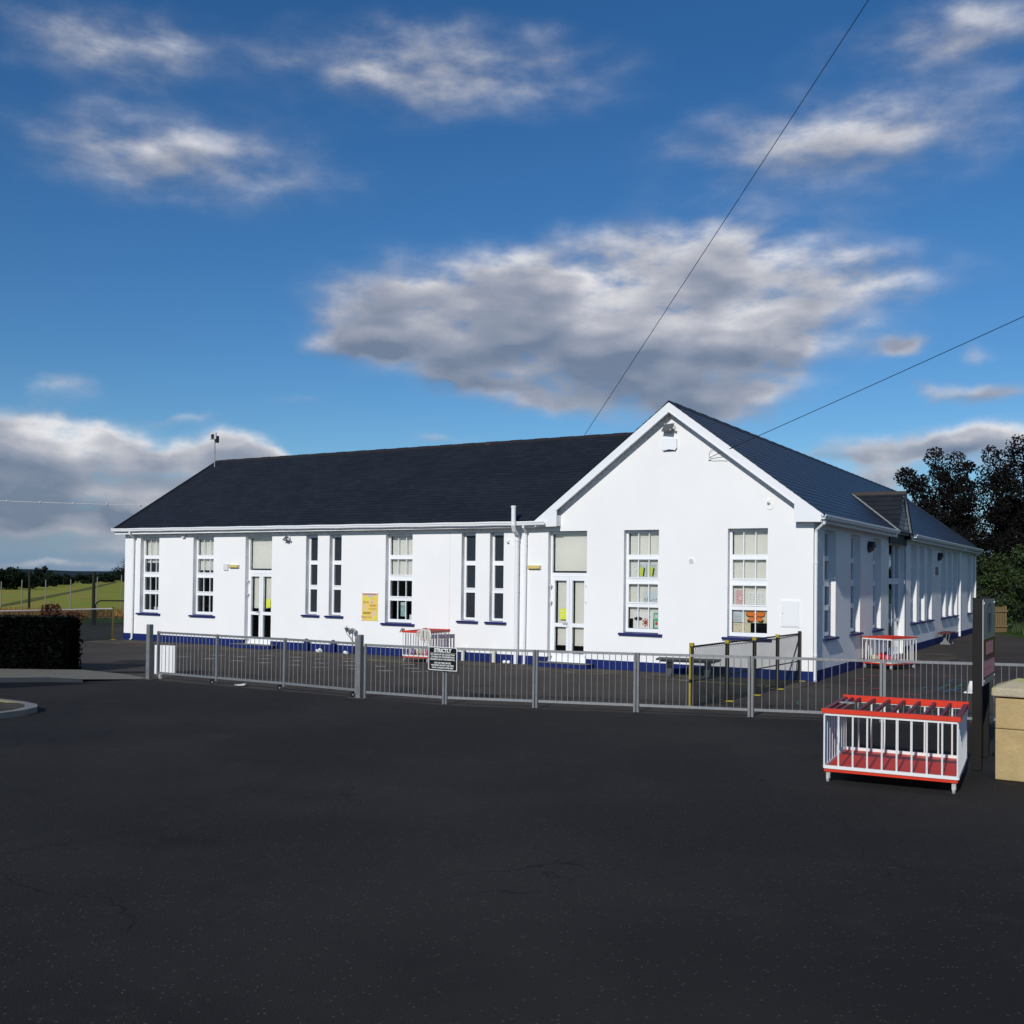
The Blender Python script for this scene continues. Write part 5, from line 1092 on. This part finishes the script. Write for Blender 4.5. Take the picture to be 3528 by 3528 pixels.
# trimmed dark hedge near the left edge
hd = thing('hedge', 'low trimmed hedge, almost black in tone, at the left edge in front of the field', 'hedge', (-15, -9, 0))
e0, e1 = Vector((-14.80, -8.85, 0)), Vector((-24.5, -14.55, 0)); dv = (e1-e0); L = dv.length; dv = dv/L; nv = Vector((dv.y, -dv.x, 0)); nv = nv if nv.y > 0 else -nv
b = MB(); th = .62; H0 = 1.22
c0, c1 = e0+dv*.04+nv*.04, e1+nv*.04
q = [c0, c1, c1+nv*(th-.08), c0+nv*(th-.08)]; b.add([tuple(v) for v in q]+[(v.x, v.y, H0+.03) for v in q], [(0,3,2,1),(4,5,6,7),(0,1,5,4),(1,2,6,5),(2,3,7,6),(3,0,4,7)])
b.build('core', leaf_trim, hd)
b = MB(); hr = random.Random(4)
for _ in range(26000):
    f_ = hr.random(); s_ = hr.uniform(.03, .065)
    if f_ < .58: p = e0+dv*hr.uniform(0, L)+nv*hr.gauss(.0, .025)+Vector((0, 0, hr.uniform(.02, H0+.03)))
    elif f_ < .86: p = e0+dv*hr.uniform(0, L)+nv*hr.uniform(0, th)+Vector((0, 0, H0+.03+abs(hr.gauss(0, .014))))
    else: p = e0-dv*abs(hr.gauss(.0, .05))+nv*hr.uniform(0, th)+Vector((0, 0, hr.uniform(.02, H0)))
    u = Vector((hr.gauss(0, 1), hr.gauss(0, 1), hr.gauss(0, 1))).normalized(); w_ = u.cross(Vector((hr.gauss(0, 1), hr.gauss(0, 1), hr.gauss(0, 1)))).normalized()
    b.v += [tuple(p-u*s_), tuple(p+w_*s_*.5), tuple(p+u*s_), tuple(p-w_*s_*.5)]; k_ = len(b.v); b.f.append((k_-4, k_-3, k_-2, k_-1))
for _ in range(1500):
    z = hr.uniform(.02, H0*.75); p = e0-dv*abs(hr.gauss(.06, .10))+nv*hr.uniform(0, .4)+Vector((0, 0, z)); s_ = .05
    u = (-dv+Vector((hr.gauss(0, .5), hr.gauss(0, .5), hr.gauss(0, .4)))).normalized(); w_ = Vector((0, 0, 1)).cross(u).normalized()
    b.v += [tuple(p-u*s_), tuple(p+w_*s_*.3), tuple(p+u*s_), tuple(p-w_*s_*.3)]; k_ = len(b.v); b.f.append((k_-4, k_-3, k_-2, k_-1))
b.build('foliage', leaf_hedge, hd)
b = MB()
for _ in range(5200):
    p = e0+dv*hr.uniform(0, L)+nv*hr.uniform(0, th)+Vector((0, 0, H0+.05+abs(hr.gauss(0, .012)))); s_ = hr.uniform(.03, .055)
    u = Vector((hr.gauss(0, 1), hr.gauss(0, 1), hr.gauss(0, .35))).normalized(); w_ = u.cross(Vector((hr.gauss(0, .4), hr.gauss(0, .4), 1))).normalized()
    b.v += [tuple(p-u*s_), tuple(p+w_*s_*.5), tuple(p+u*s_), tuple(p-w_*s_*.5)]; k_ = len(b.v); b.f.append((k_-4, k_-3, k_-2, k_-1))
b.build('clipped_top', mat('sunlit_top_leaves', (.030, .038, .034), .9, .1, .4, 6), hd, label='clipped top of the hedge in a lighter, sunlit leaf colour')  # sunlight on the hedge top put into a lighter leaf colour
# brown weeds sticking up behind the hedge
for i, (s_, hh, nn, lab) in enumerate(((.9, 1.62, 90, 'tallest reddish brown weed behind the right end of the hedge'), (.35, 1.42, 80, 'low brown weed clump at the right end of the hedge'), (2.9, 1.40, 50, 'small brown weed behind the middle of the hedge'), (3.9, 1.46, 40, 'small brown weed behind the left part of the hedge'))):
    c = e0+dv*s_+nv*1.25; b = MB(); rg = random.Random(30+i)
    for k_ in range(5): b.tube([c, c+Vector((rg.uniform(-.15, .15), rg.uniform(-.1, .1), hh*rg.uniform(.85, 1)))], .007, 4)
    leaves(b, c+Vector((0, 0, hh-.24)), .24, nn*3, .07, rg, (1.3, 1, .8)); b.build('weed', brown_w, None, lab, 'weed')

# field posts, gate and distant hedgerow
for (x, y, z, lab) in ((-50.43, 14.3, 2.44, 'left dark wooden field pole behind the hedge'), (-33.35, 5.9, 2.35, 'right dark wooden pole beside the tubular field gate')):
    b = MB(); b.tube([(x, y, -.03), (x, y, z)], [.075, .065] if x < -40 else [.075, .065], 10); b.build('field_pole', dwood, None, lab, 'pole')
FP = [(-50.03, 12.25, 1.74), (-48.98, 12.85, 1.84), (-47.79, 13.56, 1.87), (-46.55, 14.31, 1.89), (-45.22, 15.1, 2.06), (-44.02, 15.82, 2.19)]
for i, (x, y, z) in enumerate(FP):
    b = MB(); b.tube([(x, y, -.03), (x, y, z)], .03, 8); b.build('fence_post', palepost, None, ['thin pale field post at the far left edge', 'second thin pale field post from the left, left of the dark pole', 'third thin pale field post from the left', 'fourth thin pale field post from the left', 'thin pale field post just right of the dark pole by the gate', 'thin pale field post nearest the building corner'][i], 'post', 'pale posts along the field')
t = thing('field_gate', 'black tubular field gate with a rounded corner, left of the building', 'gate', (-32.3, 5.4, 0))
b = MB(); P0, P1 = Vector((-32.4, 5.3, 0)), Vector((-29.6, 7.2, 0)); d = (P1-P0).normalized()
b.tube([P0+Vector((0, 0, .05)), P0+Vector((0, 0, .92)), P0+d*.07+Vector((0, 0, 1.04)), P0+d*.22+Vector((0, 0, 1.1)), P1+Vector((0, 0, 1.1))], .03, 8); b.build('frame', blackmet, t)
b = MB()
for z in (.12, .40): b.tube([P0+Vector((0, 0, z)), P1+Vector((0, 0, z))], .016, 6)
b.build('bars', blackmet, t)
# dry grass bank in front of the meadow
b = MB(); gr = random.Random(8)
for _ in range(9000):
    f_ = gr.random(); x = -52+f_*22; y = 3.8 + (x+40)*.55 + gr.uniform(0, 8)+6
    h = gr.uniform(.12, .38); a = gr.uniform(0, 6.28); dx, dy = math.cos(a)*.03, math.sin(a)*.03
    b.add([(x-dx, y-dy, -.02), (x+dx, y+dy, -.02), (x+gr.uniform(-.1, .1), y+gr.uniform(-.1, .1), h)], [(0, 1, 2)])
b.build('dry_grass', mat('dry_grass_blades', (.24, .14, .05), .9, .1, .4, 1.0), None, 'band of dry brown grass at the near edge of the field', 'grass', kind='stuff')
# distant hedgerow trees: (bearing deg, distance, height, half width)
far = [(-57.6,148,3.3,3.4),(-56.9,148,3.2,2.2),(-56.3,160,2.1,3),(-55.7,175,2.0,3.5),(-55.45,185,3.2,.9),(-55.1,190,2.5,1.6),(-54.6,205,1.9,3.5),(-54.0,225,1.8,4.5),(-53.4,245,2.0,4),(-52.9,260,2.5,3.2),(-52.4,270,2.6,2.8),(-52.0,280,1.9,3.5),(-51.55,285,5.0,2.6),(-50.8,290,5,4),(-50,290,5,5)]
labs = ['leftmost bushy dark tree on the field horizon', 'rounded dark tree near the left end of the hedgerow', 'low dark bush right of the rounded tree', 'low hedgerow bush below the lone wispy tree', 'small lone wispy tree rising from the hedgerow', 'small pointed dark tree right of the wispy one', 'low stretch of bush in the dip of the hedgerow', 'low wide bush at the middle of the hedgerow', 'broad dark tree left of the dark pole', 'rounded dark tree behind the right dark pole', 'low bush right of the rounded tree', 'low bush sloping towards the building', 'dark tree partly hidden by the building corner', 'tall dark tree hidden mostly by the building', 'far dark tree behind the building']
for (az_, dist, hh, hw), lab in zip(far, labs):
    cx, cy = 6.28+math.sin(R(az_))*dist, -24+math.cos(R(az_))*dist; rg = random.Random(int(dist*7+hh*10)); base = Vector((cx, cy, -.03)); px_, py_ = math.cos(R(az_)), -math.sin(R(az_))
    tips = []
    for k_ in range(9):
        o_ = rg.uniform(-1, 1); zz = hh*(.45+.5*math.sqrt(max(0, 1-o_*o_)))*rg.uniform(.72, 1.0)
        tips.append((cx+px_*hw*o_*.8, cy+py_*hw*o_*.8+rg.uniform(-1, 1), zz*(.66 if hw > 1 else 1.0)))
    tree('hedgerow_tree', lab, base, tips, .16, leaf_mid, hh*.26 if hw > 1 else .3, 110 if hw > 1 else 26, .30, int(dist), 'trees of the far hedgerow', 'tree', 3, .15)
